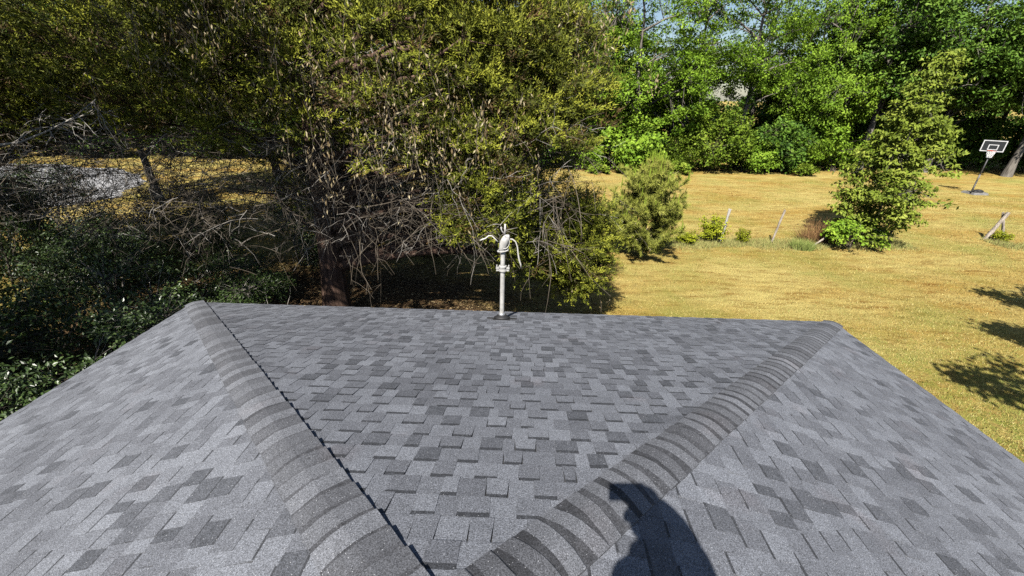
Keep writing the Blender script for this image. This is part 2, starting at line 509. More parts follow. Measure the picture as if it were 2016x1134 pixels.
# drip edge, fascia, soffit, walls
def perimeter(name, mat, inset, z0, z1, thick):
    mb = MB()
    x0, x1, y0, y1 = xl + inset, xr - inset, YB + inset, EY - inset
    o = [(x0, y0), (x1, y0), (x1, y1), (x0, y1)]
    i = [(x0 + thick, y0 + thick), (x1 - thick, y0 + thick), (x1 - thick, y1 - thick), (x0 + thick, y1 - thick)]
    V = [(x, y, z) for z in (z0, z1) for x, y in o] + [(x, y, z) for z in (z0, z1) for x, y in i]
    F = []
    for k in range(4):
        j = (k + 1) % 4
        F += [(k, j, 4 + j, 4 + k), (8 + j, 8 + k, 12 + k, 12 + j), (4 + k, 4 + j, 12 + j, 12 + k), (j, k, 8 + k, 8 + j)]
    mb.add(np.array(V) - HO, F)
    return obj(name, mb.mesh(name, mat), house)
perimeter('drip_edge', 'drip', -0.012, ZE - 0.07, ZE - 0.002, 0.05)
perimeter('fascia', 'white_trim', 0.02, ZE - 0.26, ZE - 0.075, 0.03)
perimeter('wall', 'brick_wall', 0.42, 0.0, ZE - 0.24, 0.2)
sf = MB(); sf.box(np.array([X0, (EY + YB) / 2, ZE - 0.235]) - HO, (2 * W2 - 0.12, EY - YB - 0.12, 0.02)); obj('soffit', sf.mesh('soffit', 'white_trim'), house)

def clip_poly(poly, a, b, cc):
    """keep a*u+b*v<=cc"""
    out = []
    for i in range(len(poly)):
        p, q = poly[i], poly[(i + 1) % len(poly)]
        dp, dq = a * p[0] + b * p[1] - cc, a * q[0] + b * q[1] - cc
        if dp <= 0:
            out.append(p)
        if (dp < 0 < dq) or (dq < 0 < dp):
            t = dp / (dp - dq)
            out.append((p[0] + (q[0] - p[0]) * t, p[1] + (q[1] - p[1]) * t))
    return out

SLEN = math.hypot(1, SL)
NC = 39
EXP = W2 * SLEN / NC
Ff = np.array(_F); Rr = np.array(_R2); Uu = np.array(_U2)
def project(P):
    D = P - np.array([0, 0, CAM_Z])
    z = D @ Ff
    return np.stack([512 + 408 * (D @ Rr) / z, 288 - 408 * (D @ Uu) / z], -1), z

pieces = []
def shingle_face(O, eu, length, hip_l, hip_r, r, bw=(0.022, 0.029)):
    """O eave origin, eu along the eave; slope goes up inward; hips at both ends rise 45 deg in plan"""
    eu = np.array(eu, float)
    inward = np.array([-eu[1], eu[0], 0.0])
    ev = (inward + np.array([0, 0, SL])) / SLEN
    n = np.cross(eu, ev)
    k45 = 1 / SLEN                                   # plan run per unit of slope length
    for k in range(NC):
        v0 = k * EXP - (0.012 if k == 0 else 0)
        v1 = (k + 1) * EXP + 0.035
        u = -r.uniform(0.0, 0.3)
        tooth = bool(r.integers(2))
        jit = r.normal(0, 0.0012)
        while u < length:
            wd = r.choice([0.065, 0.09, 0.107, 0.125, 0.15], p=[.09, .26, .35, .22, .08]) * r.uniform(0.9, 1.1)
            u2 = u + wd
            dv_ = jit + (r.normal(0, 0.002) if tooth else 0.0)
            poly = [(u, v0 + dv_), (u2, v0 + dv_), (u2, v1), (u, v1)]
            if tooth:
                inset = r.uniform(-0.010, 0.012)
                poly = [(u, v0 + dv_), (u2, v0 + dv_), (u2 - inset, v1), (u + inset, v1)]
            if hip_l:
                poly = clip_poly(poly, -1, k45, 0.0)
            if hip_r and len(poly) > 2:
                poly = clip_poly(poly, 1, k45, length)
            if len(poly) > 2:
                hb = 0.0038 + (0.0028 if tooth else 0.0) + r.uniform(0, 0.0008)
                ht = 0.0012 + (0.0016 if tooth else 0)
                pv = np.array(poly)
                hh = hb + (ht - hb) * (pv[:, 1] - v0) / (v1 - v0)
                base = O + pv[:, :1] * eu + pv[:, 1:] * ev
                if tooth:
                    tn = r.choice([r.uniform(0.14, 0.3), r.uniform(0.38, 0.62), r.uniform(0.65, 0.95)], p=[.20, .46, .34])
                else:
                    tn = r.choice([r.uniform(0.36, 0.5), r.uniform(0.55, 0.8), r.uniform(0.8, 1.0)], p=[.18, .46, .36])
                band = None
                if tooth and r.random() < 0.9:        # dark granule band printed along the head of each tab
                    vb = v0 + EXP - r.uniform(*bw)
                    lo_ = clip_poly(poly, 0, 1, vb); hi_ = clip_poly(poly, 0, -1, -vb)
                    if len(lo_) > 2 and len(hi_) > 2:
                        def lift(pl):
                            q = np.array(pl)
                            hq = hb + (ht - hb) * (q[:, 1] - v0) / (v1 - v0)
                            return O + q[:, :1] * eu + q[:, 1:] * ev + hq[:, None] * n
                        band = (lift(lo_), lift(hi_))
                pieces.append((base - n * 0.004, base + hh[:, None] * n, tn, band))
            u = u2
            tooth = not tooth
r1 = np.random.default_rng(21)
shingle_face(c['fr'], (-1, 0, 0), 2 * W2, True, True, r1)
shingle_face(c['br'], (0, 1, 0), EY - YB, True, True, r1, (0.011, 0.016))
shingle_face(c['fl'], (0, -1, 0), EY - YB, True, True, r1, (0.011, 0.016))
shingle_face(c['bl'], (1, 0, 0), 2 * W2, True, True, r1)

def piece_faces(m):
    F = [list(range(m, 2 * m))]
    for i in range(m):
        j = (i + 1) % m
        F.append([i, j, m + j, m + i])
    return F
areas = []
for b, t, tn, bd in pieces:
    px, z = project(t)
    if z.min() < 0.2 or px[:, 0].min() < 0 or px[:, 0].max() > 1024 or px[:, 1].min() < 0 or px[:, 1].max() > 576:
        areas.append(0.0); continue
    x, y = px[:, 0], px[:, 1]
    areas.append(abs(np.dot(x, np.roll(y, 1)) - np.dot(y, np.roll(x, 1))) / 2)
order = np.argsort(areas)[::-1]
single = set(order[:300].tolist())
def piece_geo(b, t, tn, bd):
    m = len(b)
    F = piece_faces(m)
    if bd is None:
        return np.concatenate([b, t]), F, [tn] * len(F)
    a0 = 2 * m; a1 = a0 + len(bd[0])
    F = F[1:] + [list(range(a0, a1)), list(range(a1, a1 + len(bd[1])))]
    return np.concatenate([b, t, bd[0], bd[1]]), F, [tn] * (len(F) - 1) + [0.0]
field = MB()
for i, (b, t, tn, bd) in enumerate(pieces):
    V, F, T = piece_geo(b, t, tn, bd)
    if i in single:
        o0 = t.mean(0)
        obj('shingle', make_mesh('shingle', V - o0, F, 'shingle', np.array(T)), roof, o0 - HO)
    else:
        field.add(V - HO, F)
        field.t += T
fo = obj('shingle_field', field.mesh('shingle_field', 'shingle'), roof, kind='stuff')

# hip and ridge caps
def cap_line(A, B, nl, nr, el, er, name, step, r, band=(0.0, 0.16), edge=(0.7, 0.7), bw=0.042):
    """A lower end, B upper end; el/er unit side directions lying in the two roof planes, nl/nr their normals"""
    D = B - A; L = np.linalg.norm(D); D = D / L
    n = int(L / step)
    upn = nrm(nl + nr)
    for k in range(n):
        s0 = k * step + r.normal(0, 0.004); s1 = s0 + step * 1.9
        hw = 0.122 + r.normal(0, 0.0022)
        skew = r.normal(0, 0.008)
        rows = []
        sb = s0 + step - bw + r.normal(0, 0.003)
        hbt = 0.019 + r.uniform(-0.0015, 0.002)
        sl_ = (hbt - 0.010) / (step * 1.25)
        for s, h, sk in ((s0, hbt - 0.005, skew), (s0 + 0.007, hbt, skew), (sb, hbt - (sb - s0) * sl_, skew), (s1, max(0.006, hbt - (s1 - s0) * sl_), 0)):
            prof = []
            for f in (-1.0, -0.72, -0.45, -0.22, 0.0, 0.22, 0.45, 0.72, 1.0):
                e, nn = (el, nl) if f < 0 else (er, nr)
                q = abs(f)
                lift = h * (1.0 - (1 - edge[0 if f < 0 else 1]) * q * q)
                pos = A + D * (s + sk * f + 0.0015 * math.sin(7 * f + k)) + e * hw * q + nn * (lift * min(1, q * 3)) + upn * (lift * max(0, 1 - q * 3))
                if q < 0.4:                                        # rounded crest
                    pos = pos - upn * (0.006 * (1 - q / 0.4))
                prof.append(pos)
            rows.append(np.array(prof))
        lo = [rw - (upn * 0.010)[None] for rw in (rows[0], rows[3])]
        V = np.concatenate(rows + lo)
        F = []
        for a, b_ in ((0, 1), (1, 2), (2, 3)):
            for i in range(8):
                F.append((a * 9 + i, a * 9 + i + 1, b_ * 9 + i + 1, b_ * 9 + i))
        for i in range(8):
            F.append((36 + i, 36 + i + 1, i + 1, i))              # butt end
            F.append((36 + i, 45 + i, 45 + i + 1, 36 + i + 1))    # underside
        F.append((0, 9, 18, 27, 45, 36)); F.append((8, 44, 53, 35, 26, 17))
        tn = r.choice([r.uniform(0.25, 0.45), r.uniform(0.45, 0.75), r.uniform(0.75, 1.0)], p=[.22, .43, .35])
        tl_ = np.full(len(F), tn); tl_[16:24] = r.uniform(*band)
        o0 = A + D * s0
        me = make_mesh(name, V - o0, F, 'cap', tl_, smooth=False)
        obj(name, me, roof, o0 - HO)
def unit(v):
    v = np.array(v, float); return v / np.linalg.norm(v)
rc = np.random.default_rng(5)
nF, nR, nL = unit((0, SL, 1)), unit((SL, 0, 1)), unit((-SL, 0, 1))
DR = unit(c['fa'] - c['fr']); DL = unit(c['fa'] - c['fl'])
# right hip: side directions perpendicular to the hip inside each plane
def side_dir(D, n, toward):
    e = np.cross(n, D); e = e / np.linalg.norm(e)
    return e if np.dot(e, toward) > 0 else -e
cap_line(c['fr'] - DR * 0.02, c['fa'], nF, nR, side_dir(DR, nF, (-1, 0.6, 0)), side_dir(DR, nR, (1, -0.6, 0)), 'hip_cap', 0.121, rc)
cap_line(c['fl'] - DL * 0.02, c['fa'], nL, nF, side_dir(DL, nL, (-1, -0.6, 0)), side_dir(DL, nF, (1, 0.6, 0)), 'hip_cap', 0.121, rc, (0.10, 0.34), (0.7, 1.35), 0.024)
RD = unit((0, -1, 0))
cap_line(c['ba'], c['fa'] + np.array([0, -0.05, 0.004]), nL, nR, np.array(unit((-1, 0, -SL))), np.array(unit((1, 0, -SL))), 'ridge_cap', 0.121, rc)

# ------------------------------------------------------------------ service mast on the roof
MX, MY = -0.279, 4.783
mz = ZE + SL * (EY - MY)
mast = thing('service_mast', 'white painted electrical service mast with weatherhead on the far eave', 'mast', (MX, MY, mz))
m = MB()
n_, tl = 22, 0.98
zz = np.linspace(-0.2, tl, n_)
m.tube(np.stack([0.012 * zz, 0 * zz, zz], 1), 0.030, 16); obj('pipe', m.mesh('pipe', 'mast_paint', True), mast)
tilt = np.array(Matrix.Rotation(math.atan(SL), 3, 'X').inverted())
m = MB(); m.box((0, -0.005, 0.012), (0.40, 0.07, 0.006), tilt); m.box((0, 0.0, 0.009), (0.22, 0.24, 0.005), tilt)
obj('flashing', m.mesh('flashing', 'rubber'), mast)
m = MB(); m.lathe([(0.105, 0.0), (0.10, 0.018), (0.078, 0.03), (0.06, 0.05), (0.05, 0.06), (0.037, 0.062)], (0, 0, 0.012), 24, tilt)
obj('boot', m.mesh('boot', 'rubber', True), mast)
m = MB(); m.lathe([(0.045, 0.05), (0.047, 0.06), (0.044, 0.095), (0.037, 0.10)], (0, 0, 0), 20); obj('collar', m.mesh('collar', 'galv', True), mast)
# coupling with two bolt ears
m = MB(); m.lathe([(0.038, 0.70), (0.049, 0.705), (0.049, 0.725), (0.043, 0.73), (0.043, 0.755), (0.049, 0.76), (0.049, 0.775), (0.038, 0.78)], (0.009, 0, 0), 20)
for sx in (-1, 1):
    m.box((0.009 + sx * 0.066, 0, 0.745), (0.04, 0.03, 0.022)); m.box((0.009 + sx * 0.062, 0, 0.715), (0.03, 0.026, 0.018)); m.tube([(0.009 + sx * 0.075, 0, 0.70), (0.009 + sx * 0.075, 0, 0.785)], 0.009, 6)
obj('coupling', m.mesh('coupling', 'mast_paint'), mast)
# weatherhead: hooded cap leaning to one side
hd = MB()
K, S = 9, 16
Vh = []
for i, t in enumerate(np.linspace(0, 1, K)):
    r_ = [0.040, 0.044, 0.053, 0.061, 0.067, 0.067, 0.058, 0.040, 0.009][i]
    cx = 0.012 + [0, 0, 0.0, 0.006, 0.014, 0.022, 0.03, 0.036, 0.04][i]
    z = 0.955 + [0, 0.025, 0.05, 0.085, 0.125, 0.165, 0.20, 0.225, 0.235][i]
    for a in np.linspace(0, 2 * np.pi, S, endpoint=False):
        Vh.append((cx + r_ * np.cos(a) * 0.92, r_ * 0.72 * np.sin(a) - 0.012 * t, z + 0.05 * np.cos(a) * t * (1 - t) * 2))
Fh = [(k * S + i, k * S + (i + 1) % S, (k + 1) * S + (i + 1) % S, (k + 1) * S + i) for k in range(K - 1) for i in range(S)]
Fh += [list(range(S))[::-1], [(K - 1) * S + i for i in range(S)]]
hd.add(Vh, Fh); head = obj('weatherhead', hd.mesh('weatherhead', 'mast_paint', True), mast)
m = MB()
lip = [(0.012 + 0.066 * math.cos(a), 0.052 * math.sin(a) - 0.004, 0.982 + 0.012 * math.cos(a)) for a in np.linspace(0, 2 * math.pi, 18)]
m.tube(lip, 0.009, 6)
obj('head_rim', m.mesh('head_rim', 'mast_paint', True), head)
m = MB()
seam = [(0.03 + 0.064 * math.cos(a) * 0.9 + 0.004, -0.052 + 0.02 * abs(math.cos(a)), 1.10 + 0.08 * math.sin(a)) for a in np.linspace(-1.9, 1.6, 14)]
m.tube(seam, 0.0055, 6); obj('hood_seam', m.mesh('hood_seam', 'mast_paint', True), head)
m = MB(); m.tube([(0.03, 0.02, 1.17), (0.034, 0.02, 1.24), (0.034, 0.02, 1.315)], [0.014, 0.012, 0.012], 8); m.tube([(0.034, 0.02, 1.20), (0.0, 0.02, 1.215), (-0.012, 0.02, 1.245), (-0.016, 0.02, 1.275)], 0.008, 6)
obj('guy_hook', m.mesh('guy_hook', 'mast_paint', True), mast)
m = MB(); m.tube([(-0.05, 0, 1.09), (-0.085, 0, 1.125), (-0.125, 0, 1.165), (-0.165, 0.0, 1.165), (-0.205, 0, 1.13), (-0.25, 0, 1.115), (-0.275, 0, 1.10)], [0.008, 0.008, 0.008, 0.009, 0.010, 0.011, 0.008], 8)
obj('wire', m.mesh('wire', 'wire', True), mast)
m = MB(); m.tube([(0.08, 0, 1.13), (0.125, 0, 1.13), (0.165, 0, 1.10), (0.19, 0, 1.03), (0.20, 0, 0.94), (0.215, 0, 0.86), (0.235, 0, 0.80), (0.243, 0, 0.745)], [0.008, 0.008, 0.008, 0.009, 0.010, 0.012, 0.010, 0.007], 8)
obj('wire', m.mesh('wire', 'wire', True), mast)
m = MB(); m.tube([(-0.02, 0.02, 1.10), (-0.13, 0.04, 1.175), (-0.18, 0.05, 1.19), (-0.24, 0.06, 1.15), (-0.29, 0.06, 1.11)], 0.006, 6)
obj('wire', m.mesh('wire', 'dark_twig', True), mast)

# ------------------------------------------------------------------ vegetation builders
def clump_centres(r, n, lobes, thr=-0.25, freq=1.1, shell=0.5, seed=0.0, keep=None):
    w = np.array([l[6] if len(l) > 6 else l[3] * l[4] * l[5] for l in lobes]); w = w / w.sum()
    out = []
    tot = 0
    while tot < n:
        k = r.choice(len(lobes), size=n, p=w)
        L = np.array([l[:6] for l in lobes])[k]
        rad = (shell ** 3 + (1 - shell ** 3) * r.random(n)) ** (1 / 3)
        P = L[:, :3] + ball(r, n) * rad[:, None] * L[:, 3:6]
        ok = lumpy(P, freq, seed) > thr
        if keep is not None:
            ok &= keep(P)
        out.append(P[ok]); tot += ok.sum()
    return np.concatenate(out)[:n]

def trunk_curve(r, base_r, top_r, h, K=14, lean=(0, 0), wob=0.02):
    t = np.linspace(0, 1, K)
    P = np.stack([lean[0] * t + np.cumsum(r.normal(0, wob, K)) * t, lean[1] * t + np.cumsum(r.normal(0, wob, K)) * t, t * h - 0.1], 1)
    R = base_r + (top_r - base_r) * t ** 0.8
    R[0] *= 1.35; R[1] *= 1.08
    return P, R

def wood(r, TP, TR, C, n_limbs, rise=0.5, limb_r=0.07, twig_r=0.012, sides=10, zmin=0.8, sag=0.06, wob=0.03, twig_frac=1.0):
    """trunk + limbs + twigs reaching the clump centres; returns V,F and limb samples"""
    V0, F0 = tubes(TP[None], TR[None], sides)
    idx = r.choice(len(C), size=min(n_limbs, len(C)), replace=False)
    T = C[idx]
    ztop = TP[-1, 2]
    hd = np.linalg.norm(T[:, :2] - TP[0, :2], axis=1)
    zs = np.clip(T[:, 2] - rise * hd * r.uniform(0.6, 1.2, len(T)), zmin, ztop * 0.93)
    low_ = zs < zmin + 0.05
    zs[low_] = zmin + r.random(low_.sum()) * 0.3 * ztop
    A = np.stack([np.interp(zs, TP[:, 2], TP[:, k]) for k in range(3)], 1)
    B = A + (T - A) * 0.93
    P = curve_pts(r, A, B, 9, sag, wob)
    LL = np.linalg.norm(B - A, axis=1)
    lr = limb_r * np.clip(LL / 4.0, 0.35, 1.3)
    R = lr[:, None] * np.linspace(1, 0.16, 9)[None]
    V1, F1 = tubes(P, R, 6)
    S = P[:, 2:].reshape(-1, 3)
    if twig_frac < 1:
        C = C[r.random(len(C)) < twig_frac]
    D = ((C[:, None, :] - S[None]) ** 2).sum(-1)
    near = S[D.argmin(1)]
    TPs = curve_pts(r, near, C, 5, -0.03, 0.05)
    RT = twig_r * np.linspace(1, 0.3, 5)[None] * r.uniform(0.7, 1.3, (len(C), 1))
    V2, F2 = tubes(TPs, RT, 3)
    V = np.concatenate([V0, V1, V2]); F = np.concatenate([F0, F1 + len(V0), F2 + len(V0) + len(V1)])
    return V, F, P

def clump_leaves(r, C, n_per, spread, L, W, up=0.7, out=0.4, droop=0.2, flat=0.7, centre=None, clump_var=0.25, tbase=0.45, fold=0.12, lvar=0.3):
    N = len(C)
    k = np.repeat(np.arange(N), n_per)
    off = r.normal(size=(N * n_per, 3))
    off = nrm(off) * (r.random((N * n_per, 1)) ** 0.6) * spread * np.array([1, 1, flat])
    sc = r.uniform(0.65, 1.35, N)[k][:, None]
    P = C[k] + off * sc
    cen = C.mean(0) if centre is None else np.asarray(centre, float)
    O = nrm(P - cen)
    ax = ball(r, len(P)) * 0.8 + nrm(off) * 0.7 + np.array([0, 0, -droop])
    nm = ball(r, len(P)) * 0.62 + O * out * 0.7 + np.array([0, 0, up * 0.6]) + np.array(SUN) * 0.75
    s = r.uniform(1 - lvar, 1 + lvar, len(P))
    V, F = leaves(P, ax, nm, L * s, W * s, fold)
    tn = np.clip(tbase + r.normal(0, clump_var, N)[k] * 0.6 + r.normal(0, 0.16, len(P)), 0, 1)
    return V, F, np.repeat(tn, 2)

def set_parts(root, trunk_mesh, crown_mesh, extra=()):
    a = obj('trunk', trunk_mesh, root); b = obj('crown', crown_mesh, root)
    for nme, me in extra:
        obj(nme, me, root)
    return a, b

# ------------------------------------------------------------------ the big cedar in front of the roof
def cedar(seed, name, label, loc, h, tr, lobes, n_cl, n_per, n_limbs, n_twigs, twig_keep=None, keep=None, tbase=0.42, spread=0.34, L=0.085, W=0.028, thr=-0.12, lean=(0, 0), twig_len=(0.25, 0.9), shell=0.45, limb_r=0.085, low=None):
    r = np.random.default_rng(seed)
    root = thing(name, label, 'cedar tree', loc)
    TP, TR = trunk_curve(r, tr, 0.04, h, 18, lean, 0.03)
    C = clump_centres(r, n_cl, lobes, thr, 1.25, shell, seed, keep)
    V, F, LP = wood(r, TP, TR, C, n_limbs, 0.25, limb_r, 0.011, 18, 1.4, 0.05, 0.035, 0.35)
    if low:                                       # dead lower limbs, bare of leaves
        nl_, a0, a1, r0, r1_, z0, z1 = low
        a = r.uniform(a0, a1, nl_); q = r.uniform(r0, r1_, nl_)
        T = np.stack([np.cos(a) * q, np.sin(a) * q, r.uniform(z0, z1, nl_)], 1)
        zs = T[:, 2] - r.uniform(-0.3, 0.9, nl_)
        A = np.stack([np.interp(zs, TP[:, 2], TP[:, k]) for k in range(3)], 1)
        PL = curve_pts(r, A, T, 9, 0.04, 0.045)
        Vx, Fx = tubes(PL, r.uniform(0.016, 0.04, (nl_, 1)) * np.linspace(1, 0.2, 9)[None], 6)
        F = np.concatenate([F, Fx + len(V)]); V = np.concatenate([V, Vx])
        LP = np.concatenate([LP, PL, PL, PL])
    me_t = make_mesh('trunk', V, F, 'cedar_bark', smooth=True)
    # foliage: dense short sprays, mostly upright tips
    k = np.repeat(np.arange(len(C)), n_per)
    ns = len(k)
    # every clump is a handful of upswept sprays; each spray a fan of short scaly shoots
    n_sp = 7
    sd = nrm(ball(r, len(C) * n_sp) * np.array([1, 1, 0.6]) + nrm(C - np.array([0.3, 1.5, 4.0]))[np.repeat(np.arange(len(C)), n_sp)] * 0.5 + np.array([0, 0, 0.35]))
    sl = spread * r.uniform(0.7, 1.7, len(C) * n_sp)
    kk = k * n_sp + r.integers(n_sp, size=ns)
    tpos = r.random(ns) ** 0.8
    Pc = C[k] + sd[kk] * (sl[kk] * tpos)[:, None] + r.normal(0, 0.022, (ns, 3))
    dd = nrm(sd[kk] * 0.8 + ball(r, ns) * 0.75 + np.array([0, 0, 0.15]))
    Vl, Fl = blades(Pc, dd, nrm(np.cross(dd, ball(r, ns) * 0.7 + np.array(SUN))), L * r.uniform(0.6, 1.4, ns), W)
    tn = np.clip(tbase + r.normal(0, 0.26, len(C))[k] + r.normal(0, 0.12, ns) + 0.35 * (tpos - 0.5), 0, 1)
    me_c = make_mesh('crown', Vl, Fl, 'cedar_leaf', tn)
    # bleached dead twigs hanging from the limbs
    S = LP[:, 1:].reshape(-1, 3)
    if twig_keep is not None:
        S = S[twig_keep(S)]
    A = S[r.integers(len(S), size=n_twigs)] + r.normal(0, 0.08, (n_twigs, 3))
    d = ball(r, n_twigs) * np.array([1, 1, 0.7]) + np.array([0, 0, -0.35])
    ln = r.uniform(*twig_len, n_twigs) ** 1.0
    B = A + nrm(d) * ln[:, None]
    P1 = curve_pts(r, A, B, 6, 0.05, 0.09)
    R1 = r.uniform(0.0035, 0.0075, (n_twigs, 1)) * np.linspace(1, 0.4, 6)[None]
    n2 = n_twigs
    kk = r.integers(n_twigs, size=n2)
    A2 = P1[kk, r.integers(2, 5, size=n2)]
    B2 = A2 + nrm(nrm(B - A)[kk] + ball(r, n2) * 0.8) * (ln[kk] * r.uniform(0.25, 0.6, n2))[:, None]
    P2 = curve_pts(r, A2, B2, 4, 0.03, 0.1)
    R2_ = r.uniform(0.003, 0.0055, (n2, 1)) * np.linspace(1, 0.5, 4)[None]
    Va, Fa = tubes(P1, R1, 3); Vb, Fb = tubes(P2, R2_, 3)
    me_w = make_mesh('bare_twigs', np.concatenate([Va, Vb]), [Fa, Fb + len(Va)], 'pale_twig')
    a, b = set_parts(root, me_t, me_c)
    t = obj('bare_twigs', me_w, root, kind='stuff')
    t['label'] = 'bleached dead twigs under the crown'
    return root

CX, CY = -5.05, 9.6
def cedar_keep(P):
    X, Y, Z = P[:, 0] + CX, P[:, 1] + CY, P[:, 2]
    ok = (Y > 6.5 + 0.12 * np.abs(X + 3)) & (Y < 15.5)
    # under-crown is bare on the left and centre, leafy down to the ground fringe on the right
    low = np.where(X > -0.6, 1.0 + 0.5 * np.clip(1.2 - X, 0, 2), np.where(X > -2.4, 3.0, np.where(X > -6, 4.1, 4.2)))
    low = np.where((Y > 11.0) & (X > -7.5), np.minimum(low, 1.9), low)
    ok &= Z > low + 0.5 * lumpy(P, 2.3, 4.0)
    ok &= X < 2.15 - 0.12 * np.clip(Z - 5, 0, 9) + 0.2 * lumpy(P, 2.0, 9.0)
    return ok
def wl(*lobes):
    return [(a - CX, b - CY, *rest) for a, b, *rest in lobes]
big_cedar = cedar(3, 'cedar_tree', 'huge dark cedar with thick reddish trunk and bleached twigs just beyond the roof', (CX, CY, 0), 12.3, 0.36,
      wl((-3.5, 8.7, 6.3, 4.7, 2.1, 2.6, 1.3), (-0.2, 9.2, 4.5, 2.3, 2.2, 2.8, 1.05), (-8.2, 9.6, 6.3, 3.2, 2.5, 2.2, 0.6), (-4.5, 10.8, 9.5, 3.6, 3.2, 3.0, 0.5), (-4.0, 12.0, 6.5, 5.0, 3.0, 3.0, 0.5), (-4.0, 12.4, 3.4, 4.6, 1.4, 1.7, 0.45), (1.2, 9.8, 2.2, 0.9, 1.0, 1.3, 0.3)),
      5400, 145, 130, 2400, keep=cedar_keep, twig_keep=lambda S: (S[:, 2] < 7.0) & (S[:, 2] > 2.2) & (np.hypot(S[:, 0], S[:, 1]) > 0.9), lean=(0.5, 0.2), limb_r=0.095, spread=0.33, thr=-0.18, shell=0.3, L=0.068, W=0.021, tbase=0.5,
      low=(24, -0.3, 3.45, 2.5, 6.2, 2.9, 4.7))
left_cedar = cedar(9, 'cedar_tree', 'dark cedar left of the huge one with low bare limbs over the drive', (-19.0, 13.2, 0), 11.5, 0.24,
      [(3.8, 0, 7.2, 4.8, 3.4, 3.2, 1.0), (6.8, -1.0, 6.0, 3.4, 2.4, 1.8, 0.6), (3.8, 0, 9.5, 2.4, 2.2, 2.4, 0.3)],
      2000, 100, 60, 1600, keep=lambda P: P[:, 2] > 4.3 + 0.5 * lumpy(P, 2.0, 2.0), twig_keep=lambda S: S[:, 2] < 7, tbase=0.42, thr=-0.3, low=(36, -1.3, 1.3, 3.0, 9.0, 2.4, 4.6))
cedar(12, 'cedar_tree', 'olive cedar at the left edge of the picture behind the thicket', (-16.5, 9.2, 0), 10.0, 0.2,
      [(0, 0, 6.6, 3.3, 2.8, 3.0, 1.0), (3.2, 0.2, 5.9, 3.0, 2.0, 2.0, 0.8)],
      1500, 100, 45, 1500, keep=lambda P: P[:, 2] > 4.0 + 0.5 * lumpy(P, 2.0, 2.0), twig_keep=lambda S: S[:, 2] < 7, tbase=0.42, thr=-0.3, low=(30, -1.2, 1.2, 2.0, 6.0, 2.6, 4.4))
cedar(15, 'cedar_tree', 'cedar standing farther back between the huge cedar and the drive', (-12.5, 20.5, 0), 12.0, 0.24,
      [(0, 0, 8.0, 4.2, 3.4, 3.4, 1.0), (0, 0, 5.8, 4.8, 3.6, 1.6, 0.6)],
      1200, 80, 45, 900, keep=lambda P: P[:, 2] > 4.2 + 0.5 * lumpy(P, 1.6, 2.0), tbase=0.42, thr=-0.3, L=0.13, W=0.05, spread=0.42)

def hanging_boughs(root, seed, n, xr_, yr_, zr_, mat, name, ln=(0.5, 1.5), rad=(0.004, 0.010)):
    """dead boughs drooping below the crown, each with side twigs"""
    r = np.random.default_rng(seed)
    o = np.array(root.location)
    A = np.stack([r.uniform(*xr_, n), r.uniform(*yr_, n), r.uniform(*zr_, n)], 1) - o
    d = nrm(np.stack([r.normal(0, 0.9, n), r.normal(-0.25, 0.5, n), r.uniform(-1.0, 0.25, n)], 1))
    l_ = r.uniform(*ln, n)
    B = A + d * l_[:, None]
    P1 = curve_pts(r, A, B, 6, 0.10, 0.13)
    V1, F1 = tubes(P1, r.uniform(*rad, (n, 1)) * np.linspace(1, 0.35, 6)[None], 3)
    k = np.repeat(np.arange(n), 3); m_ = len(k)
    A2 = P1[k, r.integers(1, 5, size=m_)]
    B2 = A2 + nrm(d[k] * 0.8 + ball(r, m_) * 0.9) * (l_[k] * r.uniform(0.2, 0.5, m_))[:, None]
    V2, F2 = tubes(curve_pts(r, A2, B2, 4, 0.04, 0.09), r.uniform(0.003, 0.005, (m_, 1)) * np.linspace(1, 0.5, 4)[None], 3)
    obj(name, make_mesh(name, np.concatenate([V1, V2]), [F1, F2 + len(V1)], mat), root, kind='stuff')
hanging_boughs(big_cedar, 61, 1500, (-9.5, 0.9), (7.4, 11.0), (2.9, 5.0), 'dark_twig', 'drooping_boughs')
hanging_boughs(big_cedar, 62, 300, (-9.5, 0.9), (7.0, 9.5), (2.9, 5.4), 'pale_twig', 'drooping_boughs', (0.4, 1.1), (0.0035, 0.006))
hanging_boughs(left_cedar, 63, 700, (-17.5, -8.5), (8.5, 13.5), (2.6, 5.0), 'dark_twig', 'drooping_boughs')
hanging_boughs(left_cedar, 64, 170, (-15.5, -8.5), (8.0, 12.0), (2.6, 5.2), 'pale_twig', 'drooping_boughs', (0.4, 1.1), (0.0035, 0.006))

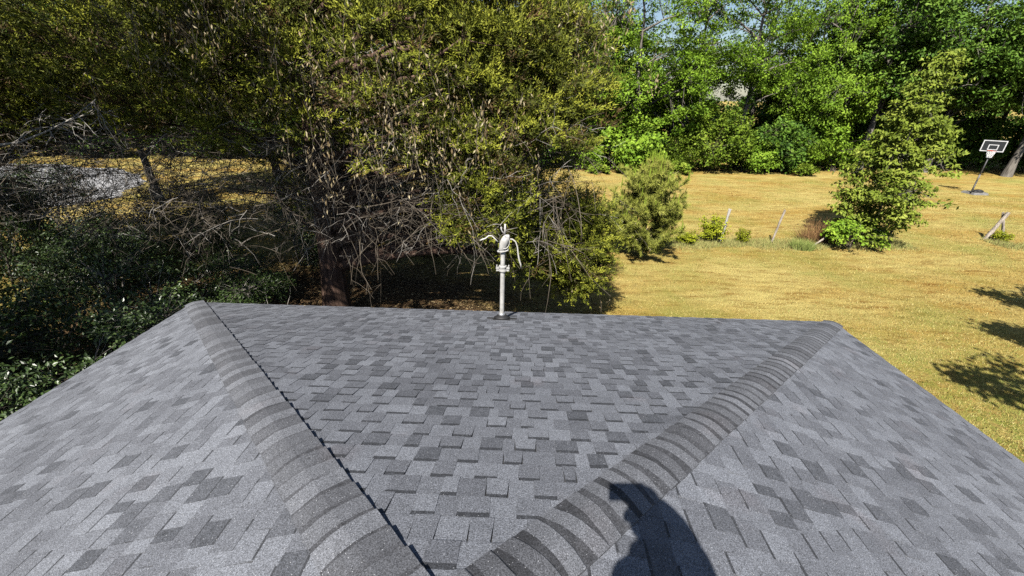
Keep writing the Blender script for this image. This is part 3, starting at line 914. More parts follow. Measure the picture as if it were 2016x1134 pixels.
# dried vines draped over the cedar
def vine(seed, label, strands, mat, L=0.075, W=0.024, per=0.055, stem='pale_twig', spread=0.07):
    r = np.random.default_rng(seed)
    A = np.array([s[0] for s in strands], float)
    root = thing('dead_vine', label, 'vine', tuple(A[0]))
    B = np.array([s[1] for s in strands], float)
    P = curve_pts(r, A, B, 10, 0.02, 0.035)
    V, F = tubes(P, np.full(P.shape[:2], 0.0035 if strands[0][2] > 0 else 0.006), 4)
    obj('stem', make_mesh('stem', V - A[0], F, stem), root, kind='stuff' if len(A) > 1 else None)
    pts, tn = [], []
    for i in range(len(A)):
        n = int(np.linalg.norm(B[i] - A[i]) / per)
        if strands[i][2] < 0.01:
            continue
        n = int(n * strands[i][2])
        t = r.random(n) * 9
        k = np.clip(t.astype(int), 0, 8); fr = (t - k)[:, None]
        pts.append(P[i, k] * (1 - fr) + P[i, k + 1] * fr)
    if pts:
        C = np.concatenate(pts) + r.normal(0, spread, (sum(map(len, pts)), 3))
        ax = np.array([0, 0, -1.0]) + r.normal(0, 0.45, (len(C), 3))
        nm = np.array([-0.2, -0.9, 0.3]) + r.normal(0, 0.6, (len(C), 3))
        s = r.uniform(0.6, 1.3, len(C))
        V, F = leaves(C - A[0], ax, nm, L * s, W * s, 0.2)
        obj('leaves', make_mesh('leaves', V, F, mat, np.repeat(np.clip(r.normal(0.55, 0.25, len(C)), 0, 1), 2)), root)
    return root
rv = np.random.default_rng(77)
def spray(cx, cy, cz, n, sx, sz, ln, dens):
    out = []
    for _ in range(n):
        a = np.array([cx + rv.normal(0, sx), cy + rv.normal(0, 0.25), cz + rv.normal(0, sz)])
        b = a + np.array([rv.normal(0, 0.25), rv.normal(0, 0.12), -rv.uniform(*ln)])
        out.append((a, b, dens))
    return out
vine(1, 'curtain of pale dried vine leaves high on the huge cedar above its trunk', spray(-4.6, 6.6, 6.7, 95, 0.9, 0.5, (0.3, 0.8), 1.1), 'dry_leaf', stem='dark_twig')
vine(2, 'dried tan vine leaves down the middle of the huge cedar', spray(-2.5, 6.6, 5.4, 60, 0.7, 0.6, (0.3, 0.9), 0.9), 'dry_leaf', stem='dark_twig')
vine(3, 'dried vine leaves on the right shoulder of the huge cedar', spray(-1.0, 7.0, 5.0, 46, 0.7, 0.5, (0.3, 0.9), 0.8), 'dry_leaf', stem='dark_twig')
vine(4, 'pale dried vine with bleached leaves at the low right fringe of the huge cedar', spray(1.35, 9.4, 2.6, 26, 0.35, 0.4, (0.3, 0.8), 1.2), 'dry_leaf', spread=0.12, stem='dark_twig')
vine(5, 'strand of yellow vine leaves hanging in the dark left branches', [((-7.55, 7.6, 6.0), (-7.35, 7.6, 4.75), 1.0), ((-7.5, 7.65, 5.4), (-7.3, 7.6, 4.7), 1.2)], 'yellow_leaf', 0.10, 0.04, 0.05)
vine(6, 'single bare vine hanging to the eave left of the mast', [((-1.05, 7.4, 4.0), (-1.02, 7.4, 2.0), 0.0)], 'dry_leaf')
vine(7, 'short bare vine hanging in the dark right of the mast', [((0.26, 7.6, 3.9), (0.34, 7.6, 2.75), 0.0), ((0.34, 7.6, 2.9), (0.2, 7.6, 2.8), 0.0)], 'dry_leaf')
vine(8, 'brown dried vine sprays along the top of the huge cedar toward its right edge', spray(0.9, 8.2, 6.9, 40, 0.6, 0.7, (0.3, 0.8), 0.8), 'dry_leaf', stem='dark_twig')

# ------------------------------------------------------------------ thicket left of the roof
def bush_mesh(seed, h, rad, n_cl, n_per, L, W, mat, spread=0.3, stems=9, bark='dark_twig', tbase=0.4, shell=0.35, up=0.7, thr=-0.2, stem_r=0.022):
    r = np.random.default_rng(seed)
    C = clump_centres(r, n_cl, [(0, 0, h * 0.56, rad, rad, h * 0.46, 1.0), (rad * 0.3, -rad * 0.2, h * 0.35, rad * 0.8, rad * 0.8, h * 0.33, 0.4)], thr, 2.0 / max(rad, 0.5), shell, seed, lambda P: P[:, 2] > 0.12)
    A = np.stack([r.normal(0, rad * 0.12, stems), r.normal(0, rad * 0.12, stems), np.full(stems, -0.05)], 1)
    B = C[r.choice(len(C), stems)]
    P = curve_pts(r, A, B, 8, 0.08, 0.05)
    V1, F1 = tubes(P, stem_r * np.linspace(1, 0.3, 8)[None] * r.uniform(0.7, 1.4, (stems, 1)), 6)
    S = P[:, 2:].reshape(-1, 3)
    near = S[((C[:, None] - S[None]) ** 2).sum(-1).argmin(1)]
    P2 = curve_pts(r, near, C, 4, 0.02, 0.06)
    V2, F2 = tubes(P2, 0.007 * np.linspace(1, 0.4, 4)[None] * np.ones((len(C), 1)), 3)
    mw = make_mesh('stems', np.concatenate([V1, V2]), [F1, F2 + len(V1)], bark)
    V, F, tn = clump_leaves(r, C, n_per, spread, L, W, up, 0.4, 0.15, 0.8, (0, 0, h * 0.45), 0.3, tbase)
    ml = make_mesh('foliage', V, F, mat, tn)
    return mw, ml

def place_bush(name, label, cat, meshes, loc, rotz=0.0, scale=1.0, group=None):
    root = thing(name, label, cat, loc, rotz, group)
    s = scale if isinstance(scale, tuple) else (scale,) * 3
    root.scale = s
    obj('stems', meshes[0], root); obj('foliage', meshes[1], root)
    return root

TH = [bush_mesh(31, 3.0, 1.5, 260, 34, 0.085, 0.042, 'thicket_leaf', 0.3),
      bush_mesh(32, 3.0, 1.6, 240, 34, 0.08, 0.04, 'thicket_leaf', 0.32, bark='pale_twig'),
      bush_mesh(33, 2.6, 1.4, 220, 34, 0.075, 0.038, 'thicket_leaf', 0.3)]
tl = [(-6.75, 3.9, 2.3, 'glossy dark shrub nearest the left eave of the roof'),
      (-6.9, 6.1, 2.35, 'dark shrub close to the far left corner of the roof'),
      (-8.7, 3.0, 2.7, 'leafy shrub at the left edge of the picture below the eave line'),
      (-9.1, 5.3, 3.1, 'tall glossy shrub in the middle of the left thicket'),
      (-8.6, 7.7, 2.75, 'dark shrub in front of the drive, left of the cedar trunk'),
      (-11.1, 6.6, 3.3, 'tall shrub with sunlit top at the left edge of the thicket'),
      (-10.7, 9.0, 2.5, 'rounded shrub at the back of the thicket by the drive'),
      (-6.5, 8.3, 1.7, 'low shrub between the roof corner and the cedar trunk'),
      (-13.2, 8.6, 2.9, 'shrub under the olive cedar at the left edge'),
      (-13.0, 11.2, 2.0, 'low shrub against the near side of the drive'),
      (-8.3, 10.3, 1.5, 'small dark shrub in the shade left of the cedar'),
      (-11.6, 4.4, 3.2, 'shrub behind the tall glossy one at the far left edge'),
      (-6.4, 1.6, 2.3, 'shrub beside the left eave nearest the camera'),
      (-9.0, 0.8, 2.8, 'shrub at the near left end of the thicket'),
      (-14.6, 11.6, 2.9, 'shrub screening the near corner of the drive'),
      (-17.6, 12.2, 3.1, 'tall shrub screening the drive at the left edge'),
      (-11.9, 10.2, 2.6, 'shrub below the bleached branch, before the drive'),
      (-10.4, 12.2, 2.5, 'shrub in the shade halfway between the cedar trunk and the drive'),
      (-12.9, 14.6, 2.7, 'shrub at the near edge of the drive, right of its corner'),
      (-7.9, 13.4, 2.2, 'shrub in the shade just left of the cedar trunk'),
      (-16.0, 13.4, 2.9, 'shrub before the drive under the low bare limbs'),
      (-19.2, 15.6, 3.0, 'shrub before the drive at the left edge'),
      (-9.9, 17.6, 2.6, 'shrub far behind the cedar trunk on its left'),
      (-3.0, 15.2, 2.0, 'shrub in the shade behind the mast'),
      (-5.8, 16.8, 2.3, 'shrub far behind the cedar trunk on its right')]
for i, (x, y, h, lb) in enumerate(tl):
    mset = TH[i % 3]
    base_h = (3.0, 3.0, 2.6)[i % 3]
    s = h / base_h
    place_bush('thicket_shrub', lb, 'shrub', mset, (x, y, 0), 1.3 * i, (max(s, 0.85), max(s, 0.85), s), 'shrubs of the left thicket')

# bare bleached branch reaching in from the left
def bare_tree():
    r = np.random.default_rng(55)
    root = thing('bare_tree', 'leafless sapling reaching one long bleached branch in from the left edge', 'tree', (-11.6, 6.4, 0))
    O = np.array([-11.6, 6.4, 0])
    stem = np.array([(-11.6, 6.4, -0.1), (-11.55, 6.45, 1.5), (-11.4, 6.5, 3.0), (-11.0, 6.6, 4.1)])
    main = np.array([(-11.0, 6.6, 4.1), (-10.0, 6.9, 4.55), (-9.2, 7.0, 4.72), (-8.6, 7.0, 4.8), (-8.0, 7.0, 5.0), (-7.5, 7.0, 5.2), (-7.0, 7.0, 5.48)])
    mb = MB(); mb.tube(stem - O, [0.05, 0.045, 0.04, 0.03], 8)
    obj('trunk', mb.mesh('trunk', 'grey_bark', True), root)
    mb = MB(); mb.tube(main - O, np.linspace(0.028, 0.007, 7), 8)
    for k in range(13):
        i = r.integers(2, 6); a = main[i] + (main[i + 1 if i < 6 else i] - main[i]) * r.random()
        b = a + np.array([r.uniform(-0.15, 0.8), r.uniform(-0.3, 0.3), r.uniform(-0.7, 0.35)]) * r.uniform(0.3, 1.0)
        P = curve_pts(r, a[None], b[None], 6, 0.05, 0.09)[0]
        mb.tube(P - O, np.linspace(0.010, 0.004, 6), 4, False)
        for q in range(2):
            a2 = P[r.integers(2, 5)]; b2 = a2 + (b - a) * 0.4 + r.normal(0, 0.12, 3)
            mb.tube(curve_pts(r, a2[None], b2[None], 4, 0, 0.1)[0] - O, np.linspace(0.006, 0.003, 4), 3, False)
    obj('branch', mb.mesh('branch', 'pale_twig', True), root)
bare_tree()

# ------------------------------------------------------------------ broadleaf trees of the far tree line
def broad_tree_meshes(seed, h, crown_lo, rad, n_cl, n_per, L, W, mat, thr=-0.15, tr=0.22, spread=0.75, shell=0.45, n_limbs=40, tbase=0.45, bark='grey_bark', freq=0.8):
    r = np.random.default_rng(seed)
    TP, TR = trunk_curve(r, tr, 0.05, h * 0.95, 16, (r.normal(0, 0.5), r.normal(0, 0.5)), 0.1)
    mid = (crown_lo + h) / 2
    hh = (h - crown_lo) / 2
    lobes = [(0, 0, mid, rad, rad, hh, 1.0)]
    for k in range(5):
        a = r.uniform(0, 6.28)
        lobes.append((math.cos(a) * rad * 0.55, math.sin(a) * rad * 0.55, r.uniform(crown_lo + hh * 0.4, h - hh * 0.6), rad * 0.6, rad * 0.6, hh * 0.45, 0.35))
    C = clump_centres(r, n_cl, lobes, thr, freq, shell, seed)
    V, F, LP = wood(r, TP, TR, C, n_limbs, 0.6, 0.09, 0.02, 10, max(1.2, crown_lo * 0.7), 0.05, 0.04)
    mt = make_mesh('trunk', V, F, bark, smooth=True)
    V, F, tn = clump_leaves(r, C, n_per, spread, L, W, 0.8, 0.35, 0.15, 0.55, (0, 0, mid - hh * 0.3), 0.3, tbase)
    return mt, make_mesh('crown', V, F, mat, tn)

def place_tree(name, label, meshes, loc, rotz, scale=1.0, group=None, cat='tree'):
    root = thing(name, label, cat, loc, rotz, group)
    root.scale = scale if isinstance(scale, tuple) else (scale,) * 3
    obj('trunk', meshes[0], root); obj('crown', meshes[1], root)
    return root

BA = broad_tree_meshes(101, 15, 1.6, 4.4, 560, 62, 0.22, 0.135, 'broad_leaf', n_limbs=26, tbase=0.55)
BB = broad_tree_meshes(102, 16, 2.0, 4.7, 560, 60, 0.22, 0.13, 'broad_leaf', thr=-0.15, n_limbs=26, tbase=0.5)
BS = broad_tree_meshes(103, 17, 5.0, 3.8, 330, 40, 0.21, 0.11, 'broad_leaf', thr=-0.05, tr=0.2, spread=0.7, shell=0.2)
BD = broad_tree_meshes(104, 16, 4.2, 5.2, 640, 56, 0.23, 0.14, 'dark_leaf', tr=0.3, n_limbs=30, tbase=0.52)
BE = broad_tree_meshes(105, 14, 3.4, 5.0, 600, 54, 0.23, 0.14, 'dark_leaf', thr=-0.15, tr=0.26, n_limbs=30, tbase=0.52)
far = [
    (BA, 4.0, 38.0, 0.3, 1.0, 'bright green tree of the far line rising behind the cedar edge'),
    (BB, 9.6, 37.6, 1.4, 0.98, 'bright green tree of the far line straight behind the young pine'),
    (BS, 13.8, 39.6, 2.2, 1.0, 'thin airy tree with sky showing through, right of the pine'),
    (BS, 18.8, 38.8, 4.1, 1.06, 'airy tall tree with visible forked stems before the sky gap'),
    (BB, 24.6, 39.0, 5.2, (0.72, 0.72, 0.98), 'slim green tree just left of the deep green group'),
    (BD, 29.5, 38.6, 0.8, 1.0, 'deep green spreading tree behind the leafy sapling'),
    (BE, 35.0, 38.2, 1.9, 1.05, 'deep green tree shading the ground left of the basketball hoop'),
    (BD, 40.5, 36.8, 3.3, 1.02, 'dark tree overhanging the basketball hoop'),
    (BE, 46.0, 35.0, 4.6, 1.1, 'dark tree at the right edge behind the hoop'),
    (BD, 37.5, 45.0, 5.6, 1.0, 'shaded tree deep behind the hoop'),
    (BE, 45.5, 44.0, 0.4, 1.0, 'shaded tree deep behind the hoop at the right edge'),
    (BE, 30.5, 47.0, 2.6, 0.9, 'dark tree deep in the wood behind the sapling'),
    (BD, 52.0, 40.0, 2.6, 1.0, 'outermost dark tree at the right edge'),
    (BE, -1.5, 41.0, 2.6, 1.0, 'dark tree behind the right half of the cedar'),
    (BD, -8.0, 42.0, 1.1, 1.0, 'dark tree seen through the middle of the cedar'),
    (BE, -15.0, 43.0, 3.6, 1.0, 'dark tree behind the cedar trunk'),
    (BD, -23.0, 44.0, 4.4, 1.0, 'dark tree beyond the far end of the drive'),
    (BE, -31.0, 43.0, 5.1, 1.0, 'dark tree behind the middle of the drive'),
    (BD, -39.0, 43.0, 0.2, 1.05, 'dark tree at the far left behind the drive'),
    (BE, -48.0, 40.0, 1.7, 1.1, 'dark tree at the left edge beyond the drive'),
    (BA, 14.6, 45.5, 3.0, 0.8, 'green tree set back behind the first airy one'),
    (BS, 21.8, 44.5, 0.6, 0.95, 'airy tree set back in the sky gap'),
    (BA, 27.0, 44.0, 4.9, 1.02, 'green tree set back left of the deep green group'),
    (BB, 33.5, 44.5, 2.0, 1.0, 'green tree set back among the deep green group'),
    (BE, -20.5, 22.0, 3.9, 0.8, 'dark tree on the near side of the drive, added to shade the ground behind it'),  # extra tree, placed so its shadow darkens the ground beyond
    (BB, 4.5, 46.0, 1.7, 1.0, 'tree of the second row behind the cedar edge'),
    (BA, 8.5, 48.0, 2.7, 0.9, 'tree of the second row behind the young pine'),
]
for ms, x, y, rz, sc, lb in far:
    place_tree('broadleaf_tree', lb, ms, (x, y, 0), rz, sc, 'trees of the far tree line')

# shrub belt at the foot of the far trees
SB = [bush_mesh(201, 3.6, 2.1, 200, 34, 0.20, 0.12, 'broad_leaf', 0.5, 8, 'dark_twig', 0.55),
      bush_mesh(202, 3.4, 2.0, 190, 34, 0.18, 0.11, 'lime_leaf', 0.5, 8, 'dark_twig', 0.42),
      bush_mesh(203, 3.0, 1.8, 170, 34, 0.19, 0.11, 'dark_leaf', 0.5, 8, 'dark_twig', 0.45)]
belt = [(0, 4.3, 35.6, 1.05, 'green bush at the tree foot beside the cedar edge'), (0, 7.6, 35.8, 1.5, 'tall green bush behind the pine tip'), (2, 10.3, 36.6, 0.95, 'dark bush in the hollow right of the pine tip'),
        (1, 12.7, 35.9, 0.85, 'lime green bush right of the pine at the tree foot'), (1, 15.6, 36.3, 1.4, 'round lime green bush in the middle of the far shrubs'), (0, 18.6, 36.3, 0.95, 'green bush below the airy trees'),
        (2, 21.2, 37.0, 1.35, 'dark bush under the sky gap'), (0, 23.6, 37.2, 0.9, 'green bush at the right end of the far shrubs'), (0, 26.6, 38.0, 1.3, 'green bush half hidden behind the leafy sapling'),
        (2, 31.0, 40.5, 1.3, 'dark bush in the shade behind the sapling'), (2, 35.5, 42.0, 1.5, 'dark bush in the deep shade left of the hoop'), (2, 40.0, 41.0, 1.5, 'dark bush in the deep shade behind the hoop'),
        (2, 45.0, 39.5, 1.6, 'dark bush in the shade at the right edge'), (2, -3.0, 37.5, 1.3, 'dark bush seen under the right half of the cedar'), (2, -9.0, 38.5, 1.4, 'dark bush seen under the middle of the cedar'),
        (2, -16.0, 38.0, 1.4, 'dark bush beyond the lawn behind the cedar trunk'), (2, -25.0, 40.0, 1.6, 'dark bush beyond the end of the drive'), (2, -34.0, 39.5, 1.6, 'dark bush behind the drive at the left'),
        (2, -44.0, 38.0, 1.7, 'dark bush at the left edge behind the drive')]
for k, x, y, sc, lb in belt:
    place_bush('far_shrub', lb, 'shrub', SB[k], (x, y, 0), x * 1.7, sc, 'shrubs along the far tree line')
for k, x in enumerate(np.arange(-58, 62, 5.2)):
    place_bush('undergrowth_bush', 'dark undergrowth bush in the shaded row behind the far trees', 'shrub', SB[2], (float(x + 1.2 * math.sin(k * 2.1)), 50.5 + 2.5 * math.sin(k * 1.3), 0), k * 0.9, (2.1, 1.9, (2.0 + 0.35 * math.sin(k * 1.7)) * (0.85 if 14 < x < 28 else 1.0)), 'undergrowth behind the far trees')
for x, y, sc, lb in [(-12.5, 37.0, 1.5, 'dark bush left of the cedar trunk far across the lawn'), (-20.5, 37.6, 1.6, 'dark bush right of the drive end'), (-29.5, 38.2, 1.7, 'dark bush behind the middle of the drive'), (-39.0, 37.0, 1.7, 'dark bush behind the left part of the drive'), (1.2, 36.8, 1.3, 'dark bush just left of the cedar edge at the tree foot'), (-6.0, 37.5, 1.4, 'dark bush far behind the mast')]:
    place_bush('far_shrub', lb, 'shrub', SB[2], (x, y, 0), x * 1.3, sc, 'shrubs along the far tree line')
FW = bush_mesh(210, 0.7, 0.8, 60, 26, 0.16, 0.10, 'lime_leaf', 0.25, 4, 'dark_twig', 0.6)
for x, y, sc, lb in [(5.8, 34.0, 1.0, 'low lime weeds at the lawn edge beside the cedar'), (8.1, 34.2, 1.1, 'low lime weeds at the lawn edge left of the pine tip'), (12.0, 34.4, 1.3, 'bright weeds at the lawn edge right of the pine tip'), (22.6, 35.2, 1.2, 'low weeds at the lawn edge left of the sapling')]:
    place_bush('weed_clump', lb, 'weeds', FW, (x, y, 0), x, sc, 'weeds along the far lawn edge')

# trees outside the picture whose shade falls into it
def shade_tree(seed, label, loc, h, lobes, n_cl, n_per, thr, mat='dark_leaf', L=0.16, W=0.10, spread=0.5):
    r = np.random.default_rng(seed)
    root = thing('shade_tree', label, 'tree', loc)
    TP, TR = trunk_curve(r, 0.22, 0.05, h, 14, (0, 0), 0.06)
    C = clump_centres(r, n_cl, lobes, thr, 1.0, 0.2, seed)
    V, F, LP = wood(r, TP, TR, C, 26, 0.5, 0.08, 0.018, 10, 2.0)
    V2, F2, tn = clump_leaves(r, C, n_per, spread, L, W, 0.6, 0.3, 0.2, 0.6)
    set_parts(root, make_mesh('trunk', V, F, 'grey_bark', smooth=True), make_mesh('crown', V2, F2, mat, tn))
shade_tree(301, 'tree left of the house, out of view, shading the thicket', (-13.0, -2.2, 0), 13, [(0.4, 0.2, 9.0, 4.2, 4.2, 3.6, 1.0), (-1.0, 3.0, 7.5, 3.2, 3.0, 2.2, 0.5), (4.0, 6.0, 9.2, 4.4, 3.4, 2.2, 0.9)], 620, 40, -0.25)
shade_tree(302, 'tree right of the house, out of view, throwing shadow patches on the lawn', (17.0, 2.4, 0), 10, [(-2.4, 5.0, 6.2, 1.3, 0.9, 0.7, 0.35), (-7.5, 0.7, 6.2, 1.5, 1.1, 0.7, 0.5), (-5.4, 2.4, 6.3, 0.6, 0.5, 0.5, 0.12), (1.0, 0.0, 8.0, 3.0, 2.4, 1.8, 0.6)], 230, 38, -0.3)
shade_tree(303, 'tree right of the fence, out of view, shading the lawn by the brace post', (30.5, 13.5, 0), 12, [(-2.6, 0.9, 8.5, 1.6, 0.9, 0.6, 0.4), (0.8, 0.0, 9.0, 2.6, 2.0, 2.2, 1.0)], 180, 34, -0.3)

# ------------------------------------------------------------------ young pine
def young_pine():
    r = np.random.default_rng(401)
    root = thing('young_pine', 'bushy young pine with upright pale candles on the lawn', 'pine tree', (4.55, 15.2, 0))
    H = 3.75
    TP, TR = trunk_curve(r, 0.06, 0.015, H, 12, (0.1, 0), 0.01)
    mb = MB(); mb.tube(TP, TR, 8)
    tips, dirs = [], []
    for wz in np.linspace(0.25, 3.35, 13):
        fr = wz / H
        reach = 1.55 * (1 - fr) ** 0.7 * (0.75 + 0.5 * (fr < 0.75)) * (1.0 if fr > 0.1 else 0.85)
        for k in range(9 if fr < 0.7 else 6):
            a = r.uniform(0, 6.283)
            L = reach * r.uniform(0.55, 1.15)
            A = np.array([np.interp(wz, TP[:, 2], TP[:, 0]), np.interp(wz, TP[:, 2], TP[:, 1]), wz])
            B = A + np.array([math.cos(a) * L, math.sin(a) * L, L * r.uniform(0.25, 0.75)])
            P = curve_pts(r, A[None], B[None], 7, -0.06, 0.02)[0]
            mb.tube(P, np.linspace(0.016, 0.006, 7), 5, False)
            for i in range(2, 7):
                tips.append(P[i]); dirs.append(nrm(P[i] - P[i - 1]))
                for q in range(4):
                    d = nrm(nrm(P[i] - P[i - 1]) * 0.5 + r.normal(0, 0.6, 3) + np.array([0, 0, 0.5]))
                    tips.append(P[i] + d * r.uniform(0.08, 0.30)); dirs.append(d)
    obj('trunk', mb.mesh('trunk', 'grey_bark', True), root)
    T = np.array(tips); D = np.array(dirs)
    n = 34
    k = np.repeat(np.arange(len(T)), n)
    Cc = T[k] - D[k] * r.uniform(0, 0.16, (len(k), 1))
    nd = nrm(D[k] * 0.75 + ball(r, len(k)) * 0.75)
    sd = nrm(np.cross(nd, ball(r, len(k))))
    sd = nrm(np.cross(nd, ball(r, len(k)) * 0.7 + np.array(SUN)))
    V, F = blades(Cc, nd, sd, r.uniform(0.11, 0.20, len(k)), 0.016)
    tn = np.clip(0.42 + r.normal(0, 0.2, len(T))[k] + r.normal(0, 0.12, len(k)) + (T[k][:, 2] / H - 0.5) * 0.2, 0, 1)
    obj('crown', make_mesh('crown', V, F, 'needle', tn), root)
    # candles
    out = nrm(T - np.array([0, 0, 1.2]))
    hi = [i for i in range(len(T)) if T[i][2] > 1.2 and r.random() < 0.20 * (T[i][2] - 0.9)]
    cb = MB()
    r.shuffle(hi)
    for i in hi[:190]:
        ln = r.uniform(0.18, 0.45)
        cb.tube([T[i], T[i] + np.array([r.normal(0, 0.02), r.normal(0, 0.02), ln])], [0.02, 0.009], 5)
    for dx, ln in ((0, 0.55), (0.10, 0.38), (-0.09, 0.36), (0.2, 0.2), (-0.22, 0.1)):
        cb.tube([np.array([TP[-1][0] + dx, 0, H - 0.15]), np.array([TP[-1][0] + dx * 1.3, 0, H - 0.1 + ln])], [0.02, 0.01], 5)
    me = cb.mesh('candles', 'lime_leaf')
    a = me.attributes.new('tint', 'FLOAT', 'FACE'); a.data.foreach_set('value', r.uniform(0.6, 1.0, len(me.polygons)).astype(np.float32))
    obj('candles', me, root, kind='stuff')
young_pine()

# ------------------------------------------------------------------ leafy sapling on the fence line
def sapling():
    r = np.random.default_rng(411)
    root = thing('leafy_sapling', 'tall leafy sapling with drooping branches growing in the fence line', 'tree', (14.6, 17.3, 0))
    H = 7.3
    C = []
    while len(C) < 640:
        z = r.uniform(0.3, 7.3)
        rad = np.interp(z, [0.2, 1.0, 2.2, 3.6, 5.5, 7.3], [1.0, 1.3, 1.8, 1.5, 1.05, 0.3])
        if r.random() > rad / 1.8:
            continue
        a = r.uniform(0, 6.283); q = rad * math.sqrt(r.uniform(0.05, 1.0)) * r.uniform(0.8, 1.15)
        p = np.array([[math.cos(a) * q + 0.06 * z, math.sin(a) * q, z]])
        if lumpy(p, 1.9, 3.0)[0] > -0.32:
            C.append(p[0])
    C = np.array(C)
    TP, TR = trunk_curve(r, 0.075, 0.015, H, 14, (0.4, 0), 0.02)
    V, F, LP = wood(r, TP, TR, C, 46, 0.5, 0.03, 0.008, 8, 0.4, 0.08, 0.03)
    me_t = make_mesh('trunk', V, F, 'grey_bark', smooth=True)
    V, F, tn = clump_leaves(r, C, 30, 0.32, 0.15, 0.07, 0.75, 0.3, 0.5, 0.45, (0.2, 0, 3), 0.25, 0.5)
    set_parts(root, me_t, make_mesh('crown', V, F, 'sapling_leaf', tn))
MAT['sapling_leaf'] = leaf_mat('sapling_leaf', [(0.0, (0.067, 0.095, 0.011)), (0.5, (0.168, 0.224, 0.025)), (1.0, (0.302, 0.347, 0.056))], trans=0.3)
sapling()
place_bush('vine_mound', 'leafy green mound at the foot of the sapling', 'shrub', bush_mesh(412, 1.2, 1.0, 110, 28, 0.13, 0.08, 'broad_leaf', 0.25, 5, 'dark_twig', 0.6), (13.6, 16.7, 0), 0.4, 1.0)

# small yellow-green seedlings
SG = bush_mesh(421, 1.25, 0.5, 70, 24, 0.10, 0.055, 'yellow_leaf', 0.2, 5, 'dark_twig', 0.35, stem_r=0.012)
place_bush('seedling', 'yellow green seedling beside the whitewashed fence post', 'seedling', SG, (8.0, 17.2, 0), 0.2, (1.0, 1.0, 1.05), 'seedlings on the fence line')
place_bush('seedling', 'short yellow green seedling right of the whitewashed fence post', 'seedling', SG, (9.35, 17.1, 0), 2.0, (0.55, 0.55, 0.62), 'seedlings on the fence line')
place_bush('seedling', 'low yellow green growth between the pine and the whitewashed post', 'seedling', SG, (7.0, 17.0, 0), 4.0, (1.1, 0.9, 0.42), 'seedlings on the fence line')
place_bush('seedling', 'yellow green seedling at the foot of the brace post', 'seedling', SG, (21.35, 18.35, 0), 1.0, (0.75, 0.75, 0.42), 'seedlings on the fence line')

# dry brush and grass clumps
def blade_mound(seed, name, label, cat, loc, n, rad, h, W, mat, lean=0.5, tlo=0.0, thi=1.0, kind=None):
    r = np.random.default_rng(seed)
    a = r.uniform(0, 6.283, n); q = np.sqrt(r.random(n)) * rad
    C = np.stack([np.cos(a) * q, np.sin(a) * q * 0.8, np.full(n, -0.01)], 1)
    d = nrm(np.stack([r.normal(0, lean, n), r.normal(0, lean, n), np.ones(n)], 1) + C * 0.5 * np.array([1, 1, 0]))
    V, F = blades(C, d, nrm(np.cross(d, ball(r, n))), h * r.uniform(0.5, 1.15, n), W)
    return obj(name, make_mesh(name, V, F, mat, r.uniform(tlo, thi, n)), None, loc, label, cat, None, kind)
blade_mound(431, 'dry_brush', 'brown dry brush standing left of the leafy sapling', 'brush', (12.9, 17.6, 0), 900, 0.75, 1.15, 0.012, 'brown_stem', 0.42)
blade_mound(432, 'grass_tuft', 'fresh green grass tuft before the dry brush', 'grass', (11.6, 16.6, 0), 700, 0.45, 0.45, 0.018, 'tall_grass', 0.35, 0.8, 1.0)

# ------------------------------------------------------------------ fence posts
def post(name, label, a, b, r_, mat, jag=0.03, cat='post'):
    a = np.array(a, float); b = np.array(b, float)
    root_loc = a.copy()
    K = 9
    t = np.linspace(0, 1, K)[:, None]
    rr = np.random.default_rng(int(abs(a[0]) * 100))
    P = (b - a) * t + rr.normal(0, r_ * 0.12, (K, 3)) * t
    P[0] = -(b - a) / np.linalg.norm(b - a) * 0.15
    V, F = tubes(P[None], (r_ * rr.uniform(0.88, 1.1, K))[None], 9)
    V = V + rr.normal(0, r_ * 0.07, V.shape)
    V[-9:, 2] += rr.uniform(-jag, jag, 9)
    fl = [F, np.array([list(range(len(V) - 9, len(V)))])]
    obj(name, make_mesh(name, V, fl, mat), None, tuple(root_loc), label, cat, 'old fence posts')
post('fence_post', 'thin whitewashed wooden fence post beside the seedling', (8.43, 17.08, 0), (8.50, 17.1, 1.47), 0.05, 'white_post')
post('fence_post', 'grey weathered fence post standing alone on the lawn', (10.69, 17.26, 0), (10.82, 17.2, 1.46), 0.042, 'weathered_wood')
post('fence_post', 'short grey stake leaning low into the dry brush', (12.15, 16.85, 0), (12.85, 17.0, 0.52), 0.035, 'weathered_wood')
post('fence_post', 'short pale stub post under the leafy sapling', (15.25, 17.5, 0), (15.2, 17.5, 0.62), 0.05, 'white_post')
post('fence_post', 'grey post leaning out from under the leafy sapling', (15.45, 17.3, 0), (15.75, 17.35, 1.28), 0.045, 'weathered_wood')
post('fence_post', 'thick split brace leaning toward the right edge post', (21.0, 18.6, 0), (21.42, 18.62, 1.22), 0.075, 'weathered_wood')
post('fence_post', 'grey corner post at the right edge behind the brace', (21.95, 18.75, 0), (21.36, 18.78, 1.22), 0.05, 'weathered_wood')

